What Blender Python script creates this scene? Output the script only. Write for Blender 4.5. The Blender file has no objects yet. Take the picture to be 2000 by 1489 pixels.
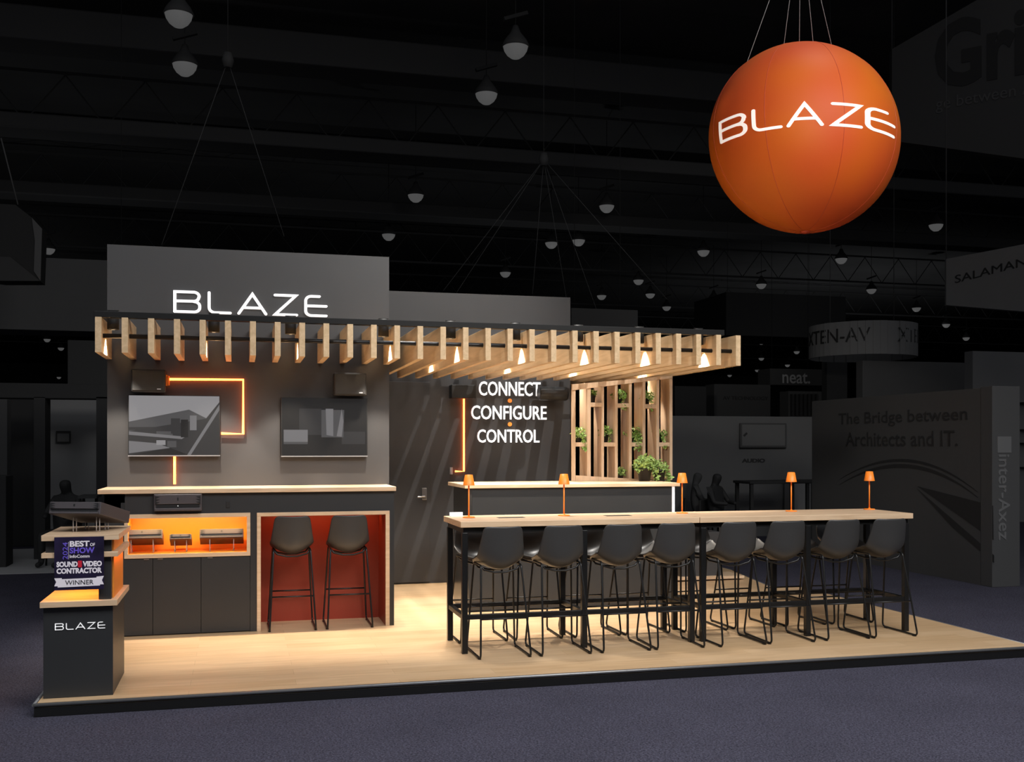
import bpy, bmesh, math, random
from mathutils import Vector, Matrix
random.seed(7)
S = bpy.context.scene
COL = S.collection
PI = math.pi

# ------------------------------------------------------------------ camera
FPX, CX, HY, TH, HC = 2040.0, 1000.0, 870.0, math.atan(532/2040.0), 1.75
CAMX, CAMY = 1.348, -7.657
cd = bpy.data.cameras.new('camera'); cam = bpy.data.objects.new('camera', cd); COL.objects.link(cam)
cam.location = (CAMX, CAMY, HC); cam.rotation_euler = (PI/2, 0, -TH)
cd.sensor_width = 36; cd.lens = FPX/2000*36; cd.shift_y = (HY-744.5)/2000.0
cd.clip_end = 400
S.camera = cam
# ------------------------------------------------------------------ view
S.view_settings.view_transform = 'Standard'; S.view_settings.look = 'None'
S.view_settings.exposure = 0; S.view_settings.gamma = 1
S.view_settings.use_curve_mapping = False
# ------------------------------------------------------------------ world: the dim hall
w = bpy.data.worlds.new('world'); S.world = w; w.use_nodes = True
w.node_tree.nodes['Background'].inputs[0].default_value = (0.92, 0.94, 1.0, 1)
w.node_tree.nodes['Background'].inputs[1].default_value = 0.10
# ------------------------------------------------------------------ large unseen lights (hall key, streak and ball-top spots, plus added fills)
def area(loc, aim, size, watt, col=(1, 1, 1), spread=PI):
    l = bpy.data.lights.new('unseen_area_light', 'AREA'); l.shape = 'RECTANGLE'; l.size = size[0]; l.size_y = size[1]
    l.energy = watt; l.color = col; l.spread = spread
    o = bpy.data.objects.new('unseen_area_light', l); COL.objects.link(o); o.location = loc
    o.rotation_euler = (Vector(aim)-Vector(loc)).to_track_quat('-Z', 'Y').to_euler()
    return o
def spot(loc, aim, watt, ang, blend=0.3, col=(1, 1, 1), r=0.05, name='spot_light'):
    l = bpy.data.lights.new(name, 'SPOT'); l.energy = watt; l.spot_size = math.radians(ang); l.spot_blend = blend
    l.color = col; l.shadow_soft_size = r
    o = bpy.data.objects.new(name, l); COL.objects.link(o); o.location = loc
    o.rotation_euler = (Vector(aim)-Vector(loc)).to_track_quat('-Z', 'Y').to_euler()
    return o
KEY = area((6.2, -5.5, 7.0), (4.4, 2.5, 1.0), (5, 1.5), 170, (1.0, 0.97, 0.93), 1.9)
CARP = area((4, -5.5, 8.5), (4, -2.0, 0), (18, 4), 560, (0.93, 0.95, 1.0), 1.9)  # added wide light to brighten the carpet
TOP = area((3.4, 3.4, 9.0), (4.2, 3.4, 0), (1.2, 1.2), 110, (1.0, 0.95, 0.88), 0.75)  # added from above to brighten the wood inside the booth
STREAK = spot((6.3, -1.0, 9.0), (4.6, 5.4, 1.5), 2600, 17, 0.5, (1.0, 0.96, 0.9), 0.03)
BALL1 = spot((2.4, -9.5, 3.6), (7.1, 2.2, 5.0), 1600, 14, 0.4, (1.0, 0.96, 0.92), 1.2)  # added fill behind the camera for the ball's front and underside
BALL2 = spot((7.8, 1.2, 10.0), (7.1, 2.2, 5.0), 420, 30, 0.4, (1.0, 0.93, 0.80), 0.9)
for lx, ly, lw in ((-6, 32, 170), (16, 36, 200), (45, 60, 650), (-25, 60, 550)):   # added unseen spots aimed up to lift the dark hall ceiling
    spot((lx, ly, .5), (lx, ly+4, 14), lw, 150, .8, (.95, .97, 1.0), .3, 'ceiling_fill')
FILL = spot((-3.0, -8.0, 5.0), (5.2, 3.0, 2.7), 1500, 24, 0.6, (1.0, 0.95, 0.88), 0.5)  # added fill behind the camera for the left faces of the slats

# ------------------------------------------------------------------ helpers
def at(u, v, Y):
    """world point seen at photo position (u,v) in the depth plane Y"""
    a = (u-CX)/FPX; b = (HY-v)/FPX; c, s = math.cos(TH), math.sin(TH)
    r = (s+a*c, c-a*s, b); t = (Y-CAMY)/r[1]
    return Vector((CAMX+t*r[0], Y, HC+t*r[2]))
def atX(u, v, X):
    a = (u-CX)/FPX; b = (HY-v)/FPX; c, s = math.cos(TH), math.sin(TH)
    r = (s+a*c, c-a*s, b); t = (X-CAMX)/r[0]
    return Vector((X, CAMY+t*r[1], HC+t*r[2]))
def wloc(o):
    v = Vector((0, 0, 0))
    while o is not None:
        v += o.location; o = o.parent
    return v
class MB:
    def __init__(s): s.bm = bmesh.new(); s.mi = 0
    def _f(s, vs):
        try:
            f = s.bm.faces.new(vs); f.material_index = s.mi; return f
        except ValueError: return None
    def box(s, x0, y0, z0, x1, y1, z1):
        v = [s.bm.verts.new((x, y, z)) for z in (z0, z1) for x, y in ((x0, y0), (x1, y0), (x1, y1), (x0, y1))]
        for q in ((3, 2, 1, 0), (4, 5, 6, 7), (0, 1, 5, 4), (1, 2, 6, 5), (2, 3, 7, 6), (3, 0, 4, 7)):
            s._f([v[i] for i in q])
        return s
    def obox(s, p, q, hw, hh, up=(0, 0, 1)):
        """box beam from p to q"""
        p = Vector(p); q = Vector(q); d = (q-p).normalized(); u = Vector(up)
        if abs(d.dot(u)) > .99: u = Vector((0, 1, 0))
        r = d.cross(u).normalized(); u = r.cross(d).normalized()
        v = [s.bm.verts.new(b+r*i*hw+u*j*hh) for b in (p, q) for i, j in ((-1, -1), (1, -1), (1, 1), (-1, 1))]
        for f in ((0, 1, 2, 3), (7, 6, 5, 4), (0, 4, 5, 1), (1, 5, 6, 2), (2, 6, 7, 3), (3, 7, 4, 0)):
            s._f([v[i] for i in f])
        return s
    def tube(s, pts, r, n=10, closed=False, cap=True):
        pts = [Vector(p) for p in pts]; rings = []; m = len(pts); prev = None
        for i, p in enumerate(pts):
            if closed: d = pts[(i+1) % m]-pts[i-1]
            else: d = pts[min(i+1, m-1)]-pts[max(i-1, 0)]
            d.normalize()
            if prev is None:
                a = d.orthogonal().normalized()
            else:
                a = (prev-d*prev.dot(d)).normalized()
            prev = a; b = d.cross(a); rr = r[i] if isinstance(r, (list, tuple)) else r
            rings.append([s.bm.verts.new(p+(a*math.cos(2*PI*k/n)+b*math.sin(2*PI*k/n))*rr) for k in range(n)])
        for i in range(m if closed else m-1):
            A, B = rings[i], rings[(i+1) % m]
            for k in range(n):
                f = s._f([A[k], A[(k+1) % n], B[(k+1) % n], B[k]])
                if f: f.smooth = True
        if cap and not closed:
            s._f(list(reversed(rings[0]))); s._f(rings[-1])
        return s
    def lathe(s, prof, c=(0, 0), n=28, z0=0, cap=True):
        rings = [[s.bm.verts.new((c[0]+r*math.cos(2*PI*k/n), c[1]+r*math.sin(2*PI*k/n), z0+z)) for k in range(n)] for r, z in prof]
        for A, B in zip(rings, rings[1:]):
            for k in range(n):
                f = s._f([A[k], A[(k+1) % n], B[(k+1) % n], B[k]])
                if f: f.smooth = True
        if cap:
            s._f(list(reversed(rings[0]))); s._f(rings[-1])
        return s
    def prism(s, poly, d):
        """extrude a 3D polygon by vector d"""
        d = Vector(d); a = [s.bm.verts.new(p) for p in poly]; b = [s.bm.verts.new(Vector(p)+d) for p in poly]; n = len(a)
        s._f(list(reversed(a))); s._f(b)
        for i in range(n): s._f([a[i], a[(i+1) % n], b[(i+1) % n], b[i]])
        return s
    def quad(s, *p):
        s._f([s.bm.verts.new(q) for q in p]); return s
    def build(s, name, mats, parent=None, bevel=0, kind=None):
        bmesh.ops.recalc_face_normals(s.bm, faces=s.bm.faces)
        me = bpy.data.meshes.new(name)
        if parent is not None:
            o_ = wloc(parent)
            bmesh.ops.translate(s.bm, verts=s.bm.verts, vec=-o_)
        s.bm.to_mesh(me); s.bm.free()
        for m in (mats if isinstance(mats, (list, tuple)) else [mats]): me.materials.append(m)
        o = bpy.data.objects.new(name, me); COL.objects.link(o)
        if parent is not None: o.parent = parent
        if bevel:
            b = o.modifiers.new('bevel', 'BEVEL'); b.width = bevel; b.segments = 2; b.limit_method = 'ANGLE'; b.angle_limit = 0.6
        if kind: o['kind'] = kind
        return o
def thing(name, label, cat, loc=(0, 0, 0), group=None):
    o = bpy.data.objects.new(name, None); COL.objects.link(o); o.location = loc; o.empty_display_size = .1
    return tag(o, label, cat, group)
def tag(o, label, cat, group=None):
    o['label'] = label; o['category'] = cat
    if group: o['group'] = group
    return o
def dup(root, loc, rz, label=None, group=None):
    r = root.copy(); COL.objects.link(r); r.location = loc; r.rotation_euler = (0, 0, rz)
    if label: r['label'] = label
    if group: r['group'] = group
    for ch in list(root.children):
        c = ch.copy(); COL.objects.link(c); c.parent = r
        for g in list(ch.children):
            d = g.copy(); COL.objects.link(d); d.parent = c
    return r
def text(name, s, mat, parent, org, xdir, zdir, w, h, depth=0.01, bold=0.0, space=1.0):
    """raised lettering fitted to the box w x h, whose lower left corner is org"""
    c = bpy.data.curves.new(name, 'FONT'); c.body = s; c.size = 1; c.offset = bold; c.space_character = space
    c.extrude = 0.001; c.resolution_u = 3; c.space_line = 0.9
    t = bpy.data.objects.new('tmp', c); COL.objects.link(t)
    dg = bpy.context.evaluated_depsgraph_get(); me = bpy.data.meshes.new_from_object(t.evaluated_get(dg))
    bpy.data.objects.remove(t); me.materials.clear(); me.name = name
    xs = [v.co.x for v in me.vertices]; ys = [v.co.y for v in me.vertices]
    x0, x1, y0, y1 = min(xs), max(xs), min(ys), max(ys)
    X = Vector(xdir).normalized(); Z = Vector(zdir).normalized(); N = X.cross(Z)
    base = Vector(org)-(wloc(parent) if parent else Vector())
    for v in me.vertices:
        a = (v.co.x-x0)/(x1-x0)*w; b = (v.co.y-y0)/(y1-y0)*h
        v.co = base+X*a+Z*b+N*(depth if v.co.z > 0 else 0)
    me.materials.append(mat)
    o = bpy.data.objects.new(name, me); COL.objects.link(o)
    if parent: o.parent = parent
    return o
# ---- the rounded wide logo letters, as strokes in a 0..1 high box
def arc(cx, cy, r, a0, a1, n=6):
    return [(cx+r*math.cos(math.radians(a0+(a1-a0)*i/n)), cy+r*math.sin(math.radians(a0+(a1-a0)*i/n))) for i in range(n+1)]
LET = {
 'B': (1.0, [[(0, 0), (0, 1)]+arc(.76, .78, .22, 90, 0)+arc(.76, .74, .2, 0, -90)+[(.0, .53)], [(.76, .53)]+arc(.78, .30, .22, 90, 0)+arc(.78, .22, .22, 0, -90)+[(0, 0)]]),
 'L': (.86, [[(0, 1)]+arc(.25, .25, .25, 180, 270)+[(.86, 0)]]),
 'A': (1.12, [[(0, 0), (.56, 1), (1.12, 0)], [(.18, .30), (.94, .30)]]),
 'Z': (.91, [[(0, 1), (.88, 1), (0, 0), (.91, 0)]]),
 'E': (.87, [[(.58, 1)]+arc(.24, .76, .24, 90, 180)+arc(.24, .24, .24, 180, 270)+[(.87, 0)], [(.02, .50), (.87, .50)]]),
}
def logo_layout(pos=None):
    """list of (x offset, letter); total width in letter heights"""
    gaps = {'B': .38, 'L': .35, 'A': .38, 'Z': .38, 'E': 0}
    x = 0; out = []
    for ch in 'BLAZE':
        out.append((x, ch)); x += LET[ch][0]+gaps[ch]
    return out, x
def densify(p, step):
    out = [Vector(p[0])]
    for a, b in zip(p, p[1:]):
        a = Vector(a); b = Vector(b); n = max(1, int((b-a).length/step))
        for i in range(1, n+1): out.append(a.lerp(b, i/n))
    return out
def ribbon(mb, path, hw, fmap, thick, step=0.25):
    pts = densify(path, step); m = len(pts); T = []; Bt = []
    for i, p in enumerate(pts):
        d0 = (p-pts[i-1]).normalized() if i else None
        d1 = (pts[i+1]-p).normalized() if i < m-1 else None
        d = d1 if d0 is None else d0 if d1 is None else (d0+d1)
        if d.length < 1e-4: d = d1
        d.normalize(); n = Vector((-d.y, d.x)); k = 1
        if d0 and d1: k = min(2.2, 1/max(.3, n.dot(Vector((-d1.y, d1.x)))))
        T.append([mb.bm.verts.new(fmap(*(p+n*hw*k), thick)), mb.bm.verts.new(fmap(*(p-n*hw*k), thick))])
        Bt.append([mb.bm.verts.new(fmap(*(p+n*hw*k), 0)), mb.bm.verts.new(fmap(*(p-n*hw*k), 0))])
    for i in range(m-1):
        mb._f([T[i][0], T[i][1], T[i+1][1], T[i+1][0]]); mb._f([Bt[i][1], Bt[i][0], Bt[i+1][0], Bt[i+1][1]])
        mb._f([T[i][0], T[i+1][0], Bt[i+1][0], Bt[i][0]]); mb._f([T[i][1], Bt[i][1], Bt[i+1][1], T[i+1][1]])
    # rounded ends
    for e, q in ((pts[0], pts[1]), (pts[-1], pts[-2])):
        d = (e-q).normalized(); n = Vector((-d.y, d.x)); A = []; B = []
        for k in range(9):
            a = -PI/2+PI*k/8; pp = e+(n*math.sin(a)+d*math.cos(a))*hw
            A.append(mb.bm.verts.new(fmap(*pp, thick))); B.append(mb.bm.verts.new(fmap(*pp, 0)))
        mb._f(A)
        for k in range(8): mb._f([A[k], A[k+1], B[k+1], B[k]])

# ------------------------------------------------------------------ materials
def mat(name, col, rough=.5, metal=0, spec=.5, emit=None, es=1, noise=0, nscale=20, bump=0, bscale=200, sheen=0, coat=0, trans=0, alpha=1):
    m = bpy.data.materials.new(name); m.use_nodes = True; nt = m.node_tree; b = nt.nodes['Principled BSDF']
    b.inputs['Base Color'].default_value = (*col, 1); b.inputs['Roughness'].default_value = rough
    b.inputs['Metallic'].default_value = metal; b.inputs['Specular IOR Level'].default_value = spec
    if coat: b.inputs['Coat Weight'].default_value = coat; b.inputs['Coat Roughness'].default_value = .25
    if trans: b.inputs['Transmission Weight'].default_value = trans
    if emit: b.inputs['Emission Color'].default_value = (*emit, 1); b.inputs['Emission Strength'].default_value = es
    tc = nt.nodes.new('ShaderNodeTexCoord')
    if noise:
        n = nt.nodes.new('ShaderNodeTexNoise'); n.inputs['Scale'].default_value = nscale; n.inputs['Detail'].default_value = 4
        r = nt.nodes.new('ShaderNodeValToRGB'); nt.links.new(tc.outputs['Object'], n.inputs['Vector'])
        r.color_ramp.elements[0].color = (*[c*(1-noise) for c in col], 1); r.color_ramp.elements[1].color = (*[min(1, c*(1+noise)) for c in col], 1)
        r.color_ramp.elements[0].position = .3; r.color_ramp.elements[1].position = .7
        nt.links.new(n.outputs['Fac'], r.inputs['Fac']); nt.links.new(r.outputs['Color'], b.inputs['Base Color'])
    if bump:
        n = nt.nodes.new('ShaderNodeTexNoise'); n.inputs['Scale'].default_value = bscale
        bp = nt.nodes.new('ShaderNodeBump'); bp.inputs['Strength'].default_value = bump; bp.inputs['Distance'].default_value = .01
        nt.links.new(tc.outputs['Object'], n.inputs['Vector'])
        nt.links.new(n.outputs['Fac'], bp.inputs['Height']); nt.links.new(bp.outputs['Normal'], b.inputs['Normal'])
    return m
def wood(name, c1, c2, stretch=(1, 1, 14), rough=.45, scale=3.0, rot=(0, 0, 0)):
    m = bpy.data.materials.new(name); m.use_nodes = True; nt = m.node_tree; b = nt.nodes['Principled BSDF']; L = nt.links
    tc = nt.nodes.new('ShaderNodeTexCoord'); mp = nt.nodes.new('ShaderNodeMapping'); mp.inputs['Scale'].default_value = stretch
    n = nt.nodes.new('ShaderNodeTexNoise'); n.inputs['Scale'].default_value = scale; n.inputs['Detail'].default_value = 6; n.inputs['Distortion'].default_value = .6
    r = nt.nodes.new('ShaderNodeValToRGB'); r.color_ramp.elements[0].position = .32; r.color_ramp.elements[1].position = .68
    r.color_ramp.elements[0].color = (*c1, 1); r.color_ramp.elements[1].color = (*c2, 1)
    L.new(tc.outputs['Object'], mp.inputs['Vector']); L.new(mp.outputs['Vector'], n.inputs['Vector'])
    L.new(n.outputs['Fac'], r.inputs['Fac']); L.new(r.outputs['Color'], b.inputs['Base Color'])
    b.inputs['Roughness'].default_value = rough
    return m
M = {}
M['slat'] = wood('slat_birch', (.54, .38, .21), (.68, .50, .30), (9, .9, 9), .5, 2.5)
M['top'] = wood('worktop_oak', (.56, .38, .23), (.68, .50, .33), (1.2, 12, 12), .42, 2.5)
M['board'] = wood('trellis_ash', (.54, .38, .24), (.68, .50, .34), (10, 10, 1), .5, 2.5)
M['panel'] = mat('charcoal_panel', (.024, .025, .026), .42, noise=.06, nscale=2)
M['wall'] = mat('charcoal_wall', (.060, .058, .058), .40, noise=.05, nscale=1.5)
M['rearwall'] = mat('charcoal_rear_wall', (.040, .040, .042), .42, noise=.05, nscale=1.5)
M['metal'] = mat('black_metal', (.012, .012, .012), .32, .3)
M['pipe'] = mat('black_pipe', (.015, .014, .014), .28, .4)
M['shell'] = mat('dark_grey_leather', (.034, .034, .034), .42, spec=.6, bump=.06, bscale=120)
M['steel'] = mat('brushed_steel', (.6, .6, .6), .3, 1)
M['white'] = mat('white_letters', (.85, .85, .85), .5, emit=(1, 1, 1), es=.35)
M['whitelit'] = mat('white_backlit_letters', (.85, .85, .85), .5, emit=(1, 1, 1), es=.8)
M['whiteink'] = mat('white_print', (.8, .78, .8), .6)
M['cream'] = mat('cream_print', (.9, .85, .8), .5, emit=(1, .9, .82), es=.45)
M['neon'] = mat('orange_neon', (1, .4, .1), .5, emit=(1, .165, .030), es=11.0)
M['orange'] = mat('orange_lacquer', (.95, .22, .02), .4)
M['nicheorange'] = mat('orange_laminate', (.92, .30, .04), .38)
M['red'] = mat('rust_red_laminate', (.28, .035, .016), .4)
M['amp'] = mat('dark_amp_metal', (.075, .066, .070), .45, .2)
M['ampd'] = mat('black_amp_slot', (.006, .006, .007), .5)
M['acryl'] = mat('clear_acrylic', (.85, .8, .78), .12, trans=.6)
M['lampo'] = mat('orange_lamp_metal', (.98, .25, .02), .42)
M['leaf'] = mat('ivy_leaf', (.16, .30, .05), .45, noise=.5, nscale=30)
M['leafl'] = mat('variegated_ivy_leaf', (.34, .48, .14), .45, noise=.5, nscale=30)
M['pot'] = mat('dark_pot', (.02, .018, .017), .4)
M['soil'] = mat('potting_soil', (.02, .013, .008), .9)
M['black'] = mat('matte_black', (.008, .008, .008), .6)
M['silver'] = mat('silver_edge', (.5, .5, .52), .35, .6)
M['hall'] = mat('hall_black', (.10, .10, .10), .8, noise=.15, nscale=.3)
M['hduct'] = mat('hall_duct', (.095, .095, .095), .7)
M['hbridge'] = mat('printed_wall_fabric', (.055, .055, .055), .8, noise=.05, nscale=.8)
M['hgrey'] = mat('hall_grey_fabric', (.12, .12, .12), .8, noise=.05, nscale=.8)
M['hlight'] = mat('hall_light_fabric', (.23, .23, .23), .8, noise=.05, nscale=.8)
M['hdark'] = mat('hall_dark_fabric', (.055, .055, .055), .8)
M['hblack'] = mat('hall_black_laminate', (.02, .02, .02), .7)
M['hink'] = mat('dark_grey_print', (.022, .022, .022), .7)
M['rim'] = mat('dark_silver_edge', (.22, .22, .22), .35, .6)
M['hbulb'] = mat('dim_lamp_lens', (.2, .2, .2), .5, emit=(1, 1, 1), es=.065)
M['hwhite'] = mat('grey_print', (.40, .40, .40), .7)

# carpet: blue-grey speckled pile
def carpet():
    m = bpy.data.materials.new('blue_grey_carpet'); m.use_nodes = True; nt = m.node_tree; b = nt.nodes['Principled BSDF']; L = nt.links
    tc = nt.nodes.new('ShaderNodeTexCoord')
    n = nt.nodes.new('ShaderNodeTexNoise'); n.inputs['Scale'].default_value = 75; n.inputs['Detail'].default_value = 5; n.inputs['Roughness'].default_value = .8
    n2 = nt.nodes.new('ShaderNodeTexNoise'); n2.inputs['Scale'].default_value = 1.3; n2.inputs['Detail'].default_value = 3
    r = nt.nodes.new('ShaderNodeValToRGB'); r.color_ramp.elements[0].position = .36; r.color_ramp.elements[1].position = .66
    r.color_ramp.elements[0].color = (.012, .012, .019, 1); r.color_ramp.elements[1].color = (.122, .117, .160, 1)
    mx = nt.nodes.new('ShaderNodeMixRGB'); mx.blend_type = 'MULTIPLY'; mx.inputs[0].default_value = .35
    L.new(tc.outputs['Object'], n.inputs['Vector']); L.new(tc.outputs['Object'], n2.inputs['Vector'])
    L.new(n.outputs['Fac'], r.inputs['Fac']); L.new(r.outputs['Color'], mx.inputs[1]); L.new(n2.outputs['Fac'], mx.inputs[2])
    L.new(mx.outputs[0], b.inputs['Base Color'])
    b.inputs['Roughness'].default_value = .95; b.inputs['Specular IOR Level'].default_value = .1
    bp = nt.nodes.new('ShaderNodeBump'); bp.inputs['Strength'].default_value = .5; bp.inputs['Distance'].default_value = .01
    L.new(n.outputs['Fac'], bp.inputs['Height']); L.new(bp.outputs['Normal'], b.inputs['Normal'])
    return m
M['carpet'] = carpet()
def planks():
    m = bpy.data.materials.new('light_oak_planks'); m.use_nodes = True; nt = m.node_tree; b = nt.nodes['Principled BSDF']; L = nt.links
    tc = nt.nodes.new('ShaderNodeTexCoord')
    br = nt.nodes.new('ShaderNodeTexBrick'); br.inputs['Scale'].default_value = 1; br.inputs['Brick Width'].default_value = 1.5
    br.inputs['Row Height'].default_value = .18; br.inputs['Mortar Size'].default_value = .0015; br.inputs['Bias'].default_value = 0
    br.inputs['Color1'].default_value = (.56, .375, .205, 1); br.inputs['Color2'].default_value = (.63, .44, .26, 1); br.inputs['Mortar'].default_value = (.42, .28, .15, 1)
    mp = nt.nodes.new('ShaderNodeMapping'); mp.inputs['Scale'].default_value = (1, 11, 1)
    n = nt.nodes.new('ShaderNodeTexNoise'); n.inputs['Scale'].default_value = 2.2; n.inputs['Detail'].default_value = 6; n.inputs['Distortion'].default_value = .8
    r = nt.nodes.new('ShaderNodeValToRGB'); r.color_ramp.elements[0].position = .3; r.color_ramp.elements[1].position = .65
    r.color_ramp.elements[0].color = (.84, .80, .76, 1); r.color_ramp.elements[1].color = (1, 1, 1, 1)
    mx = nt.nodes.new('ShaderNodeMixRGB'); mx.blend_type = 'MULTIPLY'; mx.inputs[0].default_value = 1
    L.new(tc.outputs['Object'], br.inputs['Vector']); L.new(tc.outputs['Object'], mp.inputs['Vector']); L.new(mp.outputs['Vector'], n.inputs['Vector'])
    L.new(n.outputs['Fac'], r.inputs['Fac']); L.new(br.outputs['Color'], mx.inputs[1]); L.new(r.outputs['Color'], mx.inputs[2])
    L.new(mx.outputs[0], b.inputs['Base Color']); b.inputs['Roughness'].default_value = .38
    return m
M['planks'] = planks()

FZ = -0.095   # hall floor level; the platform deck is z = 0
# ------------------------------------------------------------------ hall shell
def struct(o): o['kind'] = 'structure'; return o
struct(MB().box(-80, -14, FZ-.1, 175, 165, FZ).build('floor', M['carpet']))
struct(MB().box(-80, 13, 14.2, 175, 165, 14.5).build('ceiling', M['hall']))
struct(MB().box(-80, 164.5, FZ, 175, 165, 14.2).build('wall_back', M['hall']))

struct(MB().box(-80.5, -14, FZ, -80, 165, 14.2).build('wall_west', M['hall']))
struct(MB().box(175, -14, FZ, 175.5, 165, 14.2).build('wall_east', M['hall']))

# ------------------------------------------------------------------ platform
pf = thing('raised_platform', 'raised light oak platform with a black edge, carrying the whole booth', 'platform', (4, 3, FZ))
poly = [(0.02, .02), (8.04, .02), (8.04, 3.96), (7.70, 4.0), (7.70, 4.1), (8.02, 5.75), (8.02, 6.3), (.02, 6.3)]
MB().prism([(x, y, -.03) for x, y in poly], (0, 0, .03)).build('deck', M['planks'], pf)
poly2 = [(0, 0), (8.06, 0), (8.06, 3.95), (7.72, 3.99), (7.72, 4.1), (8.04, 5.75), (8.04, 6.32), (0, 6.32)]
MB().prism([(x, y, FZ) for x, y in poly2], (0, 0, -FZ-.03)).build('edge_band', M['metal'], pf, bevel=.004)
e = MB()
for a, b in zip(poly2, poly2[1:]+poly2[:1]): e.tube([(a[0], a[1], -.012), (b[0], b[1], -.012)], .013, 10)
e.build('edge_trim', M['rim'], pf)

# ------------------------------------------------------------------ booth walls
WY = 3.05
struct(MB().box(.115, WY, 0, 2.835, 5.40, 3.685).build('wall_left', M['wall']))
struct(MB().box(2.835, 5.42, 0, 5.55, 5.60, 3.69).build('wall_rear', M['rearwall']))
DR = struct(MB().box(2.86, 5.395, .02, 3.68, 5.42, 2.55).build('door_1', M['rearwall'], bevel=.003))
h = MB(); h.box(3.575, 5.375, 1.06, 3.635, 5.395, 1.21)
h.tube([(3.605, 5.375, 1.10), (3.605, 5.34, 1.10)], .012); h.tube([(3.605, 5.34, 1.10), (3.51, 5.335, 1.10)], .010)
ho = h.build('door_handle', M['steel'], DR, bevel=.003); ho['label'] = 'brushed steel lever handle with a lock plate'

# ------------------------------------------------------------------ logo builder
def logo(name, parent, x0, x1, z0, z1, Y, m, hw=.075, thick=.02, zslope=0, scale_w=None):
    lay, W = logo_layout(); sx = (x1-x0)/W; sz = z1-z0
    for off, ch in lay:
        mb = MB()
        def fm(a, b, t, off=off): return Vector((x0+(off+a)*sx, Y-t, z0+b*sz))
        for p in LET[ch][1]: ribbon(mb, p, hw, fm, thick)
        mb.build('letter', m, parent)
lg = thing('wall_logo_sign', 'large white raised BLAZE letters high on the left charcoal wall', 'sign', (1.5, WY, 3.1))
a = at(337, 612, WY-.03); b = at(641, 576, WY-.03)
logo('wall_logo', lg, a.x+.02, b.x-.02, a.z+.02, b.z-.02, WY, M['whitelit'], .06, .03)

# ------------------------------------------------------------------ slat pergola
YS, ZB, ZT = 2.25, 2.577, 2.892
pg = thing('slat_pergola', 'overhead pergola of pale wooden slats threaded on a black pipe', 'pergola', (3.2, YS, ZB))
XS = [.105+i*(6.335-.105)/28 for i in range(29)]
for i, x in enumerate(XS):
    yb = WY if i < 13 else (5.12 if i < 25 else 5.95)
    MB().box(x, YS, ZB, x+.054, yb-.004, ZT).build('slat', M['slat'], pg, bevel=.002)
MB().tube([(XS[0]+.03, YS+.11, 2.735), (XS[-1]+.03, YS+.11, 2.735)], .021, 14).build('cross_pipe', M['pipe'], pg)
MB().tube([(XS[13]+.03, 4.85, 2.735), (XS[-1]+.03, 4.85, 2.735)], .021, 14).build('cross_pipe', M['pipe'], pg)
MB().box(.09, YS+.03, ZT, 6.22, YS+.11, ZT+.055).build('support_beam', M['metal'], pg, bevel=.003)
MB().box(2.84, 4.9, ZT, 6.22, 4.98, ZT+.055).build('support_beam', M['metal'], pg, bevel=.003)
# can lights in the gaps
cans = [(0, 1, 'first gap from the left end'), (4, 1, 'gap right of the fifth slat'), (8, -1, 'gap left of the ninth slat'), (12, -1, 'last gap of the short slats'),
        (15, -1, 'gap above the door'), (18, -1, 'gap above the word CONNECT'), (21, -1, 'gap left of the plant trellis'), (24, -1, 'gap in front of the plant trellis'), (27, -1, 'last gap but one at the right end')]
c0 = None
WARM = (1.0, .89, .76)
for i, sgn, where in cans:
    x = XS[i]+.027+sgn*.092; y = YS+.30; lab = 'black can spotlight hanging in the pergola, ' + where
    if c0 is None:
        c0 = thing('can_spotlight', lab, 'spotlight', (0, 0, 0), 'can spotlights in the pergola gaps')
        MB().lathe([(.048, 0), (.052, .004), (.052, .15), (.046, .17), (.02, .172)], cap=True).build('housing', M['black'], c0)
        MB().lathe([(.001, -.002), (.016, -.002), (.016, -.0005), (.001, -.0005)], n=20).build('lens', mat('warm_lens', (.2, .18, .15), .4, emit=(1, .8, .55), es=.5), c0)
        MB().box(-.05, -.012, .172, .05, .012, .178).build('bracket', M['metal'], c0)
        c0.location = (x, y, ZB+.235); o = c0
    else: o = dup(c0, (x, y, ZB+.235), 0, lab)
    spot((x, y, ZB+.225), (x, y, 0), 185, 74, .35, WARM, .03, 'can_light')
for k, (x, y) in enumerate([(XS[15]-.1, 4.0), (XS[19]-.1, 4.0), (XS[23]-.1, 4.3), (XS[27]-.1, 4.3)]):  # extra cans, added to brighten the rear floor and desk
    dup(c0, (x, y, ZB+.235), 0, 'added black can spotlight deeper in the pergola, ' + ['above the floor by the door', 'above the reception desk back', 'above the trellis left half', 'above the trellis right end'][k])
    spot((x, y, ZB+.225), (x, y, 0), 110, 95, .6, WARM, .03, 'can_light')

# ------------------------------------------------------------------ left counter with niche and alcove
ct = thing('display_counter', 'charcoal display counter with oak top, orange niche and red leg alcove', 'counter', (1.5, 2.6, 0))
CF = 2.45
b_ = MB()
b_.box(.16, CF, .72, .335, WY, 1.305)                      # left stile
b_.box(.16, CF, 1.115, 2.80, WY, 1.305)                    # fascia
b_.box(1.445, CF, 0, 1.505, WY, 1.115)                     # divider
b_.box(2.755, CF, 0, 2.80, WY, 1.115)                      # right end
b_.box(.335, 2.83, .72, 1.445, WY, 1.115)                  # behind niche
b_.box(.16, CF+.02, 0, 1.445, WY, .715)                    # cupboard carcass
b_.box(1.505, 2.98, .0, 2.755, WY, 1.115)
b_.build('carcass', M['panel'], ct)
MB().box(.105, CF-.035, 1.307, 2.815, WY, 1.348).build('worktop', M['top'], ct, bevel=.003)
t = MB()   # oak frame of the niche
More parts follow.
